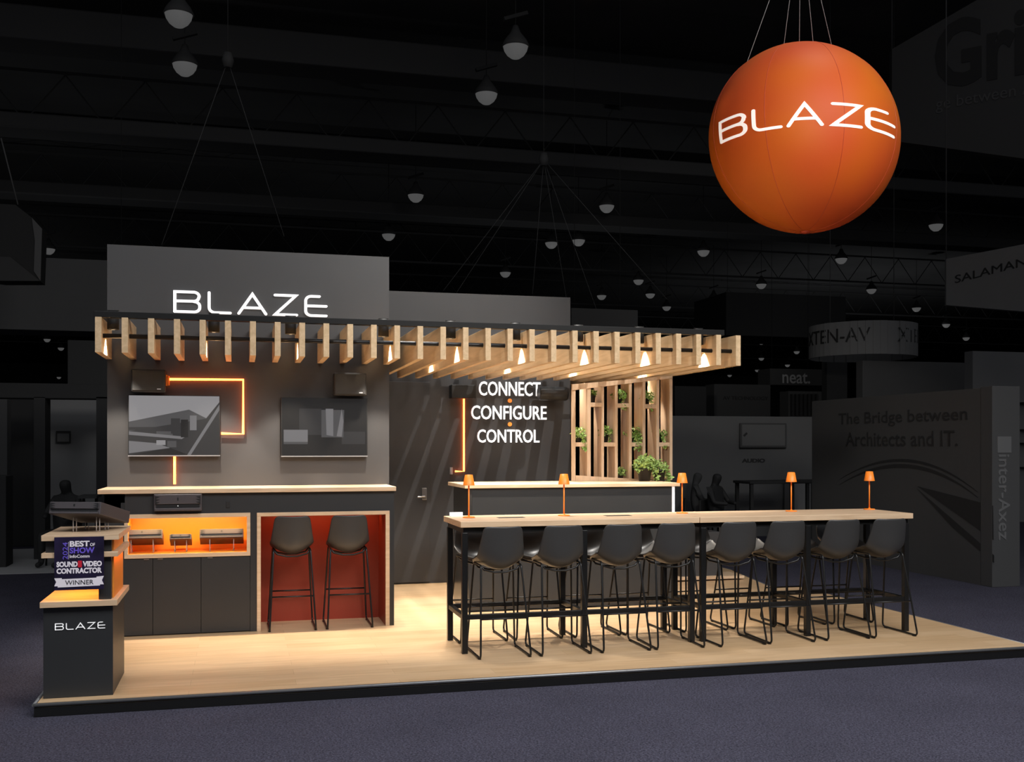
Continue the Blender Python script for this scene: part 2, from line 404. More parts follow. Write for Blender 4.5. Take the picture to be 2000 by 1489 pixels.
for q in ((.33, 1.079, 1.445, 1.117), (.33, .714, 1.445, .750), (.33, .750, .362, 1.079), (1.413, .750, 1.445, 1.079)):
    t.box(q[0], CF-.012, q[1], q[2], CF+.02, q[3])
t.build('niche_frame', M['top'], ct, bevel=.002)
n_ = MB(); n_.box(.362, CF+.02, .745, 1.413, 2.825, .751); n_.box(.362, CF+.02, 1.078, 1.413, 2.825, 1.084)
n_.box(.356, CF+.02, .751, .362, 2.825, 1.078); n_.box(1.413, CF+.02, .751, 1.419, 2.825, 1.078); n_.box(.356, 2.82, .745, 1.419, 2.826, 1.084)
no = n_.build('niche_lining', M['nicheorange'], ct); no['label'] = 'glowing orange lining of the display niche'
t = MB()
for q in ((1.505, 1.080, 2.755, 1.115), (1.505, 0, 1.541, 1.080), (2.717, 0, 2.755, 1.080)):
    t.box(q[0], CF-.012, q[1], q[2], CF+.02, q[3])
t.build('alcove_frame', M['top'], ct, bevel=.002)
n_ = MB(); n_.box(1.541, 2.97, 0, 2.717, 2.978, 1.08); n_.box(1.535, CF+.02, 0, 1.541, 2.975, 1.08); n_.box(2.717, CF+.02, 0, 2.723, 2.975, 1.08); n_.box(1.541, CF+.02, 1.078, 2.717, 2.975, 1.084)
n_.build('alcove_lining', M['red'], ct)['label'] = 'dark red lining of the leg alcove'
for k, (x0, x1) in enumerate([(.165, .575), (.579, 1.0), (1.004, 1.442)]):
    d = MB().box(x0, CF-.002, .01, x1, CF+.018, .708).build('door', M['panel'], ct, bevel=.002)
    hx = (.50, .62, 1.06)[k]
    MB().box(hx, CF-.012, .700, hx+.045, CF-.002, .708).build('tab_handle', M['steel'], d)
for x in (.30, 1.225):
    MB().box(x, CF-.006, 1.165, x+.035, CF, 1.225).build('outlet', M['black'], ct, bevel=.002)
def led(loc, sx, sy, watt, col, aim=(0, 0, -1)):
    l = bpy.data.lights.new('led_strip', 'AREA'); l.shape = 'RECTANGLE'; l.size = sx; l.size_y = sy; l.energy = watt; l.color = col
    o = bpy.data.objects.new('led_strip', l); COL.objects.link(o); o.location = loc
    o.rotation_euler = Vector(aim).to_track_quat('-Z', 'Y').to_euler(); return o
led((.89, 2.50, 1.073), 1.0, .02, 6.5, (1, .62, .22), (0, .55, -1))
spot((1.30, 2.66, 1.074), (1.30, 2.72, .75), 1.6, 120, .8, (1, .75, .25), .02)
spot((.42, 2.66, 1.074), (.42, 2.72, .75), 1.2, 120, .8, (1, .75, .25), .02)
led((2.13, 2.80, 1.072), 1.1, .02, 1.6, (1, .38, .14), (0, .35, -1))

# ------------------------------------------------------------------ amplifiers
def amp(label, w, d, hgt, cat='amplifier', grp=None, pegs=0, pegx=.3):
    r = thing('audio_amplifier', label, cat, (0, 0, 0), grp)
    m = MB(); m.box(-w/2, 0, .0, w/2, d, hgt); m.build('housing', M['amp'], r, bevel=.004)
    m = MB()
    m.box(-w/2+.01, -.012, hgt*.42, w/2-.01, 0, hgt*.98)
    m.box(-w/2+.01, -.014, hgt*.02, w/2-.01, 0, hgt*.18)
    fp = m.build('front_panel', M['amp'], r, bevel=.003)
    MB().box(-w/2+.02, -.004, hgt*.18, w/2-.02, .001, hgt*.42).build('front_slot', M['ampd'], r)
    for s in (-1, 1):
        g = MB()
        for k in range(3):
            z = hgt*(.52+.16*k); x = s*(w/2-.012)
            g.prism([(x, -.0135, z-.012*hgt/.1), (x, -.0135, z+.05*hgt), (x-s*w*.10, -.0135, z+.02*hgt)], (0, .002, 0))
        g.build('vent_grooves', M['ampd'], fp)
    MB().box(-.006, -.0135, hgt*.62, .006, -.011, hgt*.80).build('status_display', M['ampd'], fp)
    return r
# flush amp on the fascia
A0 = amp('dark rack amplifier mounted on the counter fascia under the orange neon line', .42, .05, .155, grp=None)
MB().box(-.0035, -.006, .044, .0035, -.0035, .051).build('status_light', M['whitelit'], A0)
A0.location = (.80, CF-.048, 1.145)

def peg(x, y, z0, z1, parent): return MB().tube([(x, y, z0), (x, y, z1)], .0035, 8).build('acrylic_peg', M['acryl'], parent)
for nm, x, w, hgt, z in (('wide dark amplifier at the left end of the orange niche', .475, .36, .09, .885), ('small dark amplifier in the middle of the orange niche', .815, .195, .052, .872), ('wide dark amplifier at the right end of the orange niche', 1.185, .40, .09, .878)):
    r = amp(nm, w, .20, hgt, grp='amplifiers on clear pegs in the niche'); r.location = (x, 2.53, z); r.rotation_euler = (math.radians(-22), 0, 0)
    bpy.context.view_layer.update()
    st = thing('display_stand', 'clear pegs holding up the ' + nm.replace(' of the orange niche', '').replace(' in the middle', ' in the niche middle').replace(' at the', ' at the niche'), 'stand', (x, 2.55, .751), 'clear peg stands in the niche')
    for s in (-1, 1):
        peg(x+s*w*.27, 2.55, .751, z-.010, st); peg(x+s*w*.27, 2.66, .751, z-.058, st)

# ------------------------------------------------------------------ wall speakers, screens, neon
def speaker(label, x0, x1, z0, z1, yw, dep, bracket=None, rot=0):
    r = thing('wall_speaker', label, 'speaker', ((x0+x1)/2, yw, (z0+z1)/2))
    MB().box(x0, yw-dep, z0, x1, yw-.05, z1).build('cabinet', M['black'], r, bevel=.012)
    MB().box(x0+.012, yw-dep-.006, z0+.012, x1-.012, yw-dep, z1-.012).build('grille', mat('speaker_grille', (.018, .018, .018), .6, bump=.4, bscale=600), r, bevel=.004)
    MB().box((x0+x1)/2-.04, yw-.05, z0+.05, (x0+x1)/2+.04, yw, z1-.05).build('bracket', M['metal'], r)
    MB().box(x1-.075, yw-dep-.009, z0+.022, x1-.040, yw-dep-.006, z0+.030).build('badge', M['whiteink'], r)
    return r
p = at(256, 765, WY-.2); q = at(323, 722, WY-.2)
sp = speaker('black wall speaker above the left screen, wired to the neon line', p.x, q.x, p.z, q.z, WY, .2)
e = MB()
for k in range(3): e.box(q.x+.002+k*.011, WY-.16, (p.z+q.z)/2-.045+k*.004, q.x+.008+k*.011, WY-.05, (p.z+q.z)/2+.06-k*.004)
e.build('cable_plug', M['lampo'], sp)
p = at(653, 772, WY-.2); q = at(716, 729, WY-.2)
speaker('black wall speaker above the right screen', p.x, q.x, p.z, q.z, WY, .2)
def screen(label, u0, v0, u1, v1, polys, mats):
    Y = WY-.06; p = at(u0, v1, Y); q = at(u1, v0, Y); r = thing('flat_screen', label, 'television', ((p.x+q.x)/2, WY, p.z))
    MB().box(p.x, Y, p.z, q.x, WY-.015, q.z).build('housing', M['black'], r, bevel=.003)
    MB().box(p.x, Y-.004, p.z-.004, q.x, Y+.01, p.z+.006).build('bottom_trim', M['silver'], r)
    MB().box((p.x+q.x)/2-.2, WY-.015, p.z+.15, (p.x+q.x)/2+.2, WY, q.z-.15).build('wall_mount', M['metal'], r)
    w, hh = q.x-p.x, q.z-p.z; m = MB(); b = .008
    for k, (mi, pts) in enumerate(polys):
        m.mi = mi; yy = Y-.0008-.0002*k
        m.quad(*[(p.x+b+x*(w-2*b), yy, p.z+b+y*(hh-2*b)) for x, y in pts])
    m.build('display', mats, r)
def em(name, v, tint=(1, .97, 1)): return mat(name, (.01, .01, .01), .25, emit=tint, es=v)
E0, E1, E2, E3, E4 = em('screen_black', .012), em('screen_dark', .03), em('screen_mid', .07), em('screen_grey', .16), em('screen_light', .24)
MS = [E0, E1, E2, E3, E4]
R_ = lambda x0, y0, x1, y1: [(x0, y0), (x1, y0), (x1, y1), (x0, y1)]
screen('left wall screen showing a grey picture of speakers on a desk', 250, 773, 430, 891, [
    (1, R_(0, 0, 1, 1)), (4, [(0, .56), (.66, .76), (1, .90), (1, 1), (0, 1)][0:4]+[(0, 1)]), (4, [(0, .56), (.4, .69), (.4, 1), (0, 1)]), (4, [(.66, .76), (.85, .62), (1, .9), (1, 1)]),
    (2, [(0, .40), (0, .56), (.66, .77), (.86, .62)]), (1, [(0, .42), (0, .47), (.8, .48), (.8, .42)]), (2, R_(.30, .31, .48, .40)), (3, [(0, .34), (0, .40), (.62, .31), (.58, .27)]),
    (1, R_(.46, .36, .56, .62)), (0, R_(.57, .30, .65, .60)), (3, R_(.67, .42, .745, .67)),
    (3, [(0, .03), (0, .24), (.3, .20), (.45, .12)]), (4, R_(.30, .17, .40, .25)), (2, R_(.42, .13, .52, .24)), (0, [(0, 0), (.66, 0), (.45, .12), (.2, .05)]),
    (1, [(.66, 0), (1, 0), (1, .85), (.72, .12)]), (3, [(.64, 0), (.68, 0), (1, .76), (1, .86)])], MS)
screen('right wall screen showing a dark picture with a pale speaker', 549, 778, 718, 892, [
    (0, R_(0, 0, 1, 1)), (1, R_(.20, .36, .46, .82)), (1, R_(.70, .20, .98, .42)), (3, R_(.02, .22, .30, .45)), (2, R_(.02, .20, .30, .24)),
    (2, [(.46, .32), (.72, .32), (.73, .8), (.46, .8)]), (3, [(.52, .36), (.60, .34), (.60, .82), (.51, .82)]), (3, [(.64, .34), (.70, .33), (.72, .6), (.70, .82)])], MS)
def neon(label, pts, r=.012):
    m = MB(); m.tube(pts, r, 10)
    return tag(m.build('neon_line', M['neon']), label, 'light')
ny = WY-.035
def nz(*uv, y=None): return [tuple(at(u, v, y or ny)) for u, v in uv]
neon('orange neon line bent around from the left speaker to the screen side', nz((329, 741), (475, 742), (475, 848), (432, 847)))
neon('short vertical orange neon line from the left screen down to the counter', nz((341, 892), (341, 946)))
ry = 5.42-.035
neon('tall vertical orange neon line on the rear wall beside the white words', nz((899, 777), (906, 778), (906, 921), (889, 921), y=ry))

# ------------------------------------------------------------------ words on rear wall
wd = thing('wall_words', 'white words CONNECT, CONFIGURE, CONTROL with orange dots on the rear wall', 'sign', (4.7, 5.42, 1.9))
def tw(s, u0, v0, u1, v1, m, parent, Y, bold=.008, depth=.02, name='word'):
    p = at(u0, v1, Y); q = at(u1, v0, Y)
    return text(name, s, m, parent, p, (1, 0, 0), (0, 0, 1), q.x-p.x, q.z-p.z, depth, bold)
YR = 5.42
tw('CONNECT', 935, 747, 1055, 773, M['whitelit'], wd, YR); tw('CONFIGURE', 920, 793.5, 1067, 819.5, M['whitelit'], wd, YR); tw('CONTROL', 932, 839.5, 1053, 865, M['whitelit'], wd, YR)
for u, v in ((995.5, 783), (995.5, 829)):
    c = at(u, v, YR); o = MB().lathe([(.027, 0), (.027, .015)], n=24).build('dot', mat('orange_dot', (.9, .25, .03), .5, emit=(1, .3, .05), es=.5), wd)
    o.location = Vector((c.x, YR, c.z))-wd.location; o.rotation_euler = (PI/2, 0, 0)
    for v_ in o.data.vertices: v_.co += wd.location
p = at(1056, 785, 5.12); q = at(1112, 752, 5.12)
s1 = thing('wall_speaker', 'dark cylindrical wall speaker right of the word CONNECT', 'speaker', ((p.x+q.x)/2, 5.42, (p.z+q.z)/2))
MB().tube([(p.x, 5.22, (p.z+q.z)/2), (p.x+.02, 5.22, (p.z+q.z)/2), (q.x-.02, 5.22, (p.z+q.z)/2), (q.x, 5.22, (p.z+q.z)/2)], [.08, .09, .09, .08], 20).build('cabinet', M['panel'], s1)
MB().box((p.x+q.x)/2-.04, 5.28, (p.z+q.z)/2-.04, (p.x+q.x)/2+.04, 5.42, (p.z+q.z)/2+.04).build('bracket', M['metal'], s1)
p = at(882, 778, 5.2); q = at(930, 752, 5.2)
s2 = thing('wall_speaker', 'black box speaker above the neon line, left of the word CONNECT', 'speaker', ((p.x+q.x)/2, 5.42, p.z))
MB().box(p.x, 5.2, p.z, q.x, 5.37, q.z).build('cabinet', M['black'], s2, bevel=.01); MB().box((p.x+q.x)/2-.04, 5.37, p.z+.04, (p.x+q.x)/2+.04, 5.42, q.z-.04).build('bracket', M['metal'], s2)
p = at(882, 921, ry); MB_ = MB().box(p.x-.018, 5.40, p.z-.04, p.x+.018, 5.42, p.z+.05).build('wall_controller', M['silver'], bevel=.003)
tag(MB_, 'small silver wall controller at the foot of the tall neon line', 'switch')

# ------------------------------------------------------------------ reception desk
dk = thing('reception_desk', 'charcoal reception desk with a thin oak top in front of the trellis', 'desk', (4.8, 3.4, 0))
MB().box(3.70, 3.03, .0, 5.955, 3.10, 1.298).build('front_panel', M['panel'], dk, bevel=.002)
MB().box(3.66, 3.02, .0, 3.70, 3.80, 1.298).build('side_panel', mat('gloss_charcoal', (.03, .03, .03), .15), dk, bevel=.002)
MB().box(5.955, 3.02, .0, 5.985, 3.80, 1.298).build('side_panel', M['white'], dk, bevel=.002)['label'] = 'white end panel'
MB().box(3.62, 3.0, 1.298, 6.04, 3.92, 1.336).build('worktop', M['top'], dk, bevel=.003)
MB().box(3.70, 3.10, .6, 5.955, 3.75, .62).build('shelf', M['panel'], dk)

# ------------------------------------------------------------------ trellis
TY = 3.86
tr = thing('plant_trellis', 'open pale wood trellis of upright boards and little shelves behind the desk', 'trellis', (5.7, TY, 1.336))
z6 = lambda x, y: (1100+x/6.204, 720+y/6.204)
edges = [(105, 150), (290, 335), (465, 495), (628, 662), (798, 832), (963, 997), (1130, 1165), (1290, 1325)]
pos = []
railz = lambda u: at(u, 929+(u-1124)*.075, TY).z
for k, (a_, b2) in enumerate(edges):
    ua, ub = z6(a_, 0)[0], z6(b2, 0)[0]
    p = at(ua, 870, TY); q = at(ub, 870, TY); pos.append((p.x, q.x))
    zt = min(2.572, at((ua+ub)/2, 760-((ua+ub)/2-1127)*.129, TY).z); zb = 1.338
    dpt = .28 if k else .03
    MB().box(p.x, TY, zb, q.x, TY+dpt, zt).build('upright_board', M['board'], tr, bevel=.002)
def shelf(k, ztop_v, th=.062):
    x0 = pos[k][1]; x1 = pos[k+1][0]; z = at(1200, ztop_v, TY).z
    xb = x0+(.12 if k == 0 else 0)
    MB().prism([(x0, TY+.005, z-.048), (x1, TY+.005, z-.048), (x1, TY+.24, z-.048), (xb, TY+.24, z-.048)], (0, 0, .048)).build('shelf', M['board'], tr, bevel=.002); return ((x0+x1)/2+(.012 if k == 0 else 0), z)
SH = {}
for k, v in ((0, 864.5), (1, 787), (2, 864.5), (3, 788), (4, 864.5), (5, 789), (6, 864.5)): SH[k] = shelf(k, v)
pA = at(1124, 929, TY); pB = at(1262, 939.5, TY)
MB().prism([(pos[0][1], TY-.012, 1.337), (pos[0][1], TY-.012, pA.z), (pB.x, TY-.012, 1.345), (pB.x, TY-.012, 1.337)], (0, .05, 0)).build('bottom_rail', M['board'], tr, bevel=.002)
pC = at(1117, 752, TY)
rl = [at(1117, 763, TY), at(1313, 739, TY), at(1313, 733, TY), at(1117, 751, TY)]
MB().prism([(p_.x, TY-.012, min(2.574, p_.z)) for p_ in rl], (0, .035, 0)).build('top_rail', M['board'], tr, bevel=.002)
pp = at(1260, 745, TY+.32); pq = at(1299, 745, TY+.32)
MB().tube([(pp.x, TY+.30, pp.z), (pq.x, TY+.30, pq.z)], .022, 12).build('black_rod', M['pipe'], tr)

# ------------------------------------------------------------------ plants
def leafmesh(mb, c, rad, n, size, hang=0, seed=1, flat=.7, hang_dir=(0, -1)):
    rnd = random.Random(seed)
    for k in range(n):
        if hang and rnd.random() < hang:
            t = rnd.random(); a = Vector((c[0]+hang_dir[0]*rad*(.7+.5*t)+rnd.gauss(0, rad*.12), c[1]+hang_dir[1]*rad*(.55+.4*t)+rnd.gauss(0, rad*.12), c[2]-t*rad*2.0))
        else:
            while True:
                v = Vector((rnd.uniform(-1, 1), rnd.uniform(-1, 1), rnd.uniform(-.7, 1)))
                if .35 < v.length < 1: break
            a = Vector(c)+Vector((v.x*rad, v.y*rad, v.z*rad*flat))
        s = size*rnd.uniform(.6, 1.25); d = Vector((rnd.gauss(0, 1), rnd.gauss(0, 1)-.5, rnd.gauss(-.2, .7))).normalized()
        nrm = Vector((rnd.gauss(0, .5), rnd.gauss(-.6, .5), rnd.gauss(.8, .4))).normalized(); e_ = d.cross(nrm).normalized()
        up = e_.cross(d).normalized()*s*.12
        mb.mi = 0 if rnd.random() < .55 else 1
        P = [a, a+d*s*.2+e_*s*.42, a+d*s*.55+e_*s*.28+up, a+d*s, a+d*s*.55-e_*s*.28+up, a+d*s*.2-e_*s*.42]
        mid = mb.bm.verts.new(a+d*s*.45-up*.5); vs = [mb.bm.verts.new(q) for q in P]
        for i in range(6): mb._f([mid, vs[i], vs[(i+1) % 6]])
def plant(label, x, y, z, pr, ph, rad, n, size, hang=0, seed=1, light=False, grp='potted ivy plants on the trellis', hd=(.3, -1), lift=.0):
    r = thing('potted_ivy', label, 'potted plant', (x, y, z), grp)
    MB().lathe([(pr*.74, 0), (pr*.98, ph*.9), (pr*1.06, ph*.9), (pr*1.06, ph), (pr*.95, ph), (pr*.9, ph*.88), (.002, ph*.88)], (x, y), 20, z).build('pot', M['pot'], r)
    MB().lathe([(.001, 0), (pr*.92, 0), (pr*.92, .004), (.001, .006)], (x, y), 16, z+ph*.88).build('soil', M['soil'], r)
    st = MB(); rn = random.Random(seed)
    for k in range(9):
        a = rn.uniform(0, 2*PI); t = Vector((x+math.cos(a)*rad*.7, y+math.sin(a)*rad*.6, z+ph+rad*rn.uniform(.1, .7)))
        st.tube([(x+rn.gauss(0, pr*.3), y+rn.gauss(0, pr*.3), z+ph*.88), ((x+t.x)/2, (y+t.y)/2, t.z+.01), tuple(t)], .0018, 5)
    st.build('stems', M['leaf'], r)
    f = MB(); leafmesh(f, (x, y, z+ph+rad*.35+lift), rad, n, size, hang, seed, .8, hd)
    f.build('foliage', [M['leafl'] if light else M['leaf'], M['leafl']], r)
    return r
L_ = [(1, .045, .085, .055, 60, .035, 0, False, 'small fern-like ivy in the upper left trellis bay, third bay top'),
      (3, .045, .07, .085, 160, .035, .25, False, 'bushy dark ivy on the middle of the upper trellis shelves'),
      (5, .045, .07, .080, 150, .035, .25, False, 'bushy dark ivy on the rightmost upper trellis shelf'),
      (0, .045, .07, .085, 150, .04, .45, True, 'pale trailing ivy on the leftmost middle trellis shelf'),
      (2, .042, .095, .075, 100, .04, .1, False, 'round-topped ivy in a tall pot, second middle shelf from the left'),
      (4, .045, .07, .095, 170, .04, .35, False, 'wide dark ivy spilling over the third middle trellis shelf'),
      (6, .042, .07, .070, 90, .035, .2, False, 'narrow ivy half hidden on the rightmost middle trellis shelf')]
for i, (k, pr, ph, rad, n, size, hang, lt, lab) in enumerate(L_):
    x, z = SH[k]
    if k == 1: lab = 'small thin ivy in a dark pot on the leftmost upper trellis shelf'
    plant(lab, x-.02 if k else x+.0, TY+.10, z, pr, ph, rad*1.1, int(n*1.3), size, hang, 10+i, lt)
x_ = (pos[3][1]+pos[4][0])/2
plant('small bright ivy standing at the foot of the trellis', x_, TY+.12, 1.338, .045, .07, .07, 90, .04, 0, 31, True)
pd = at(1262, 943, 3.55); plant('large pale-leaved ivy in a dark pot on the desk corner', pd.x, 3.60, 1.336, .085, .15, .125, 330, .048, .14, 40, True, 'large potted ivy on the desk', (1, -.5))
pd = at(1291, 943, 3.60); plant('second large ivy pot, nearer the desk end, with one trailing stem', pd.x, 3.66, 1.336, .075, .13, .095, 190, .045, .35, 41, True, 'large potted ivy on the desk', (1, -.6))

# ------------------------------------------------------------------ low plinth at the back right
pl = thing('low_plinth', 'low grey cabinet on a flat wooden base near the rear right platform edge', 'cabinet', (7.3, 4.9, 0))
MB().box(6.75, 4.72, .02, 7.70, 5.15, .055).build('base_board', M['top'], pl, bevel=.003)
MB().box(6.85, 4.80, 0, 7.60, 5.08, .02).build('foot', M['black'], pl)
MB().box(6.85, 4.82, .055, 7.42, 5.12, .62).build('cabinet_body', M['wall'], pl, bevel=.004)

# ------------------------------------------------------------------ bar tables
def table(label, x0, x1, legs):
    r = thing('bar_table', label, 'table', ((x0+x1)/2, 1.245, 0), 'long oak bar tables set end to end')
    MB().box(x0, .87, 1.062, x1, 1.62, 1.112).build('tabletop', M['top'], r, bevel=.003)
    a_ = MB()
    for y in (.91, 1.535): a_.box(x0+.03, y, 1.015, x1-.03, y+.04, 1.062)
    for x in (x0+.03, x1-.07): a_.box(x, .95, 1.015, x+.04, 1.535, 1.062)
    a_.build('apron', M['metal'], r)
    for x in legs:
        for y in (.905, 1.53): MB().box(x-.024, y, 0, x+.024, y+.048, 1.015).build('leg', M['metal'], r, bevel=.002)
    for y in (.909, 1.534):
        for xa, xb in zip(legs, legs[1:]): MB().box(xa+.024, y, .285, xb-.024, y+.04, .325).build('foot_rail', M['metal'], r, bevel=.002)
    for x in legs: MB().box(x-.02, .953, .285, x+.02, 1.53, .325).build('end_rail', M['metal'], r, bevel=.002)
    return r
T1 = table('left half of the long bar table, with the cable ports', 3.13, 5.288, (3.175, 4.23, 5.235))
T2 = table('right half of the long bar table, with no cable port', 5.292, 7.46, (5.345, 6.385, 7.415))
for x in (3.66, 4.66): MB().box(x-.12, 1.20, 1.108, x+.12, 1.30, 1.1135).build('cable_port', M['black'], T1, bevel=.001)
cardr = thing('card_holder', 'small white card holder lying at the left end of the bar table', 'holder', (3.22, 1.52, 1.112))
MB().box(3.17, 1.50, 1.112, 3.29, 1.56, 1.118).build('base_plate', M['whiteink'], cardr); MB().box(3.17, 1.545, 1.118, 3.29, 1.553, 1.148).build('card', M['white'], cardr, bevel=.001)

# ------------------------------------------------------------------ table lamps
lamps = [(3.30, 1.335), (4.185, 1.36), (5.355, 1.40), (6.49, 1.40), (7.39, 1.47)]
ln = ['leftmost orange table lamp, at the left end of the bar table', 'orange table lamp between the two cable ports', 'orange table lamp in front of the desk end, near the table joint', 'orange table lamp on the right half of the bar table', 'rightmost orange table lamp, by the far end of the bar table']
l0 = None
for (x, y), lb in zip(lamps, ln):
    if l0 is None:
        l0 = thing('table_lamp', lb, 'lamp', (0, 0, 0), 'orange table lamps on the bar table')
        MB().lathe([(.055, 0), (.055, .006), (.050, .009), (.012, .011), (.008, .02)]).build('base', M['lampo'], l0)
        MB().tube([(0, 0, .012), (0, 0, .30)], .0065, 12).build('stem', M['lampo'], l0)
        MB().lathe([(.052, .285), (.034, .378), (.001, .38), (.001, .377), (.032, .375), (.050, .286)], cap=False).build('lamp_shade', M['lampo'], l0)
        MB().lathe([(.001, .30), (.018, .30), (.018, .33), (.001, .33)], cap=False, n=16).build('bulb_holder', M['cream'], l0)
        l0.location = (x, y, 1.112)
    else: dup(l0, (x, y, 1.112), 0, lb)

# ------------------------------------------------------------------ bar stools
def make_stool(label):
    r = thing('bar_stool', label, 'stool', (0, 0, 0), 'dark grey bucket bar stools at the long table')
    prof = [(-.205, 1.075), (-.203, 1.062), (-.197, 1.02), (-.187, .95), (-.178, .88), (-.168, .81), (-.145, .755), (-.10, .722), (-.03, .712), (.06, .718), (.14, .728), (.195, .728), (.222, .714)]
    wid = [.135, .162, .174, .182, .194, .203, .207, .207, .206, .204, .197, .178, .135]
    N = 12; mb = MB(); G = []
    for i, ((y, z), w_) in enumerate(zip(prof, wid)):
        row = []
        a0 = prof[max(0, i-1)]; a1 = prof[min(len(prof)-1, i+1)]
        tx, tz = a1[0]-a0[0], a1[1]-a0[1]; l = math.hypot(tx, tz); n = (-tz/l, tx/l)     # points to the sitter's side
        bow = [.030, .035, .042, .053, .068, .088, .110, .122, .108, .080, .052, .032, .018][i]
        for k in range(N+1):
            t = -1+2*k/N; e = abs(t)**2.0
            row.append(mb.bm.verts.new((t*w_, y+n[0]*bow*e, z+n[1]*bow*e)))
        G.append(row)
    for i in range(len(G)-1):
        for k in range(N):
            f = mb._f([G[i][k], G[i][k+1], G[i+1][k+1], G[i+1][k]]); f.smooth = True
    sh = mb.build('bucket_seat', M['shell'], r)
    so = sh.modifiers.new('thick', 'SOLIDIFY'); so.thickness = .018; so.offset = 0
    ss = sh.modifiers.new('smooth', 'SUBSURF'); ss.levels = 1; ss.render_levels = 2
    for s in (-1, 1):
        X0, X1 = s*.213, s*.172
        def rnd(p, a, b, rr=.04, n=5):
            p = Vector(p); a = Vector(a); b = Vector(b); u = (a-p).normalized()*rr; v = (b-p).normalized()*rr
            return [tuple(p+u*(1-t)**2+v*t**2) for t in [i/n for i in range(n+1)]]
        zf = .012
        FT, BT = (X1, .165, .75), (X1, -.105, .75); FF, BF = (X0, .265, zf), (X0, -.275, zf)
        pts = rnd(FT, BT, FF, .03)+rnd(FF, FT, BF, .045)+rnd(BF, FF, BT, .045)+rnd(BT, BF, FT, .03)
        sl = MB().tube(pts, .0085, 10, closed=True).build('sled_leg', M['metal'], r)
        for y in (.205, -.225): MB().box(X0-.011, y-.018, 0, X0+.011, y+.018, .014).build('foot_pad', M['black'], sl)
    for y in (.14, -.08): MB().tube([(-.172, y, .75), (-.14, y, .71), (-.05, y, .687), (.05, y, .687), (.14, y, .71), (.172, y, .75)], .0085, 8).build('seat_support', M['metal'], r)
    for y0 in (.265-.043, -.275+.073):
        t = (.32-.012)/(.75-.012); yy = (.265+(.165-.265)*t) if y0 > 0 else (-.275+(-.105+.275)*t); xx = .213+(.172-.213)*t
        MB().tube([(-xx, yy, .32), (xx, yy, .32)], .0075, 8).build('footrest', M['metal'], r)
    return r
near = [3.457, 3.98, 4.513, 5.015, 5.59, 6.075, 6.64, 7.12]
far = [3.44, 3.958, 4.51, 4.99, 5.58, 6.10, 6.65, 7.166]
onum = ['first', 'second', 'third', 'fourth', 'fifth', 'sixth', 'seventh', 'eighth']
S0 = make_stool('dark bar stool on the near side of the long table, first from the left end')
S0.location = (near[0], .895, 0); S0.rotation_euler = (0, 0, 0)
rng = random.Random(3)
for i, x in enumerate(near[1:], 1): dup(S0, (x, .895+rng.uniform(-.012, .012), 0), rng.uniform(-.03, .03), 'dark bar stool on the near side of the long table, %s from the left end' % onum[i])
for i, x in enumerate(far): dup(S0, (x, 1.60+(.04 if i > 4 else 0), 0), PI+rng.uniform(-.03, .03), 'dark bar stool on the far side of the long table, %s from the left end' % onum[i])
dup(S0, (1.833, 2.615, 0), 0, 'left bar stool standing in the red alcove of the display counter', 'bar stools in the red alcove')
dup(S0, (2.368, 2.625, 0), 0, 'right bar stool standing in the red alcove of the display counter', 'bar stools in the red alcove')

# ------------------------------------------------------------------ award kiosk front left
kk = thing('award_kiosk', 'charcoal kiosk with oak shelves and a white BLAZE logo, front left corner', 'kiosk', (.27, .45, 0))
MB().box(.038, .125, 0, .490, .86, .632).build('plinth_cabinet', M['panel'], kk, bevel=.002)
MB().box(.022, .085, .632, .522, .90, .672).build('lower_shelf', M['top'], kk, bevel=.002)
MB().box(.395, .13, .672, .478, .80, .972).build('column', M['panel'], kk, bevel=.002)
MB().box(.478, .20, .672, .488, .80, .972).build('side_lining', M['nicheorange'], kk)['label'] = 'orange side lining'
MB().box(.05, .14, 1.006, .478, .80, 1.090).build('upper_block', M['panel'], kk, bevel=.002)
MB().box(.478, .20, 1.006, .488, .80, 1.090).build('side_lining', M['nicheorange'], kk)['label'] = 'orange side lining'
MB().box(.03, .095, .972, .525, .90, 1.006).build('middle_shelf', M['top'], kk, bevel=.002)
MB().box(.03, .095, 1.090, .532, .90, 1.130).build('top_shelf', M['top'], kk, bevel=.002)
led((.21, .45, .968), .30, .5, 6.5, (1, .36, .06), (0, 0, -1))
led((.508, .50, .965), .012, .6, .5, (1, .30, .05), (0, 0, -1))
a = at(107, 1232, .125); b = at(206, 1216, .125)
logo('kiosk_logo', kk, a.x+.004, b.x-.004, a.z+.004, b.z+.003, .125, M['white'], .055, .006)
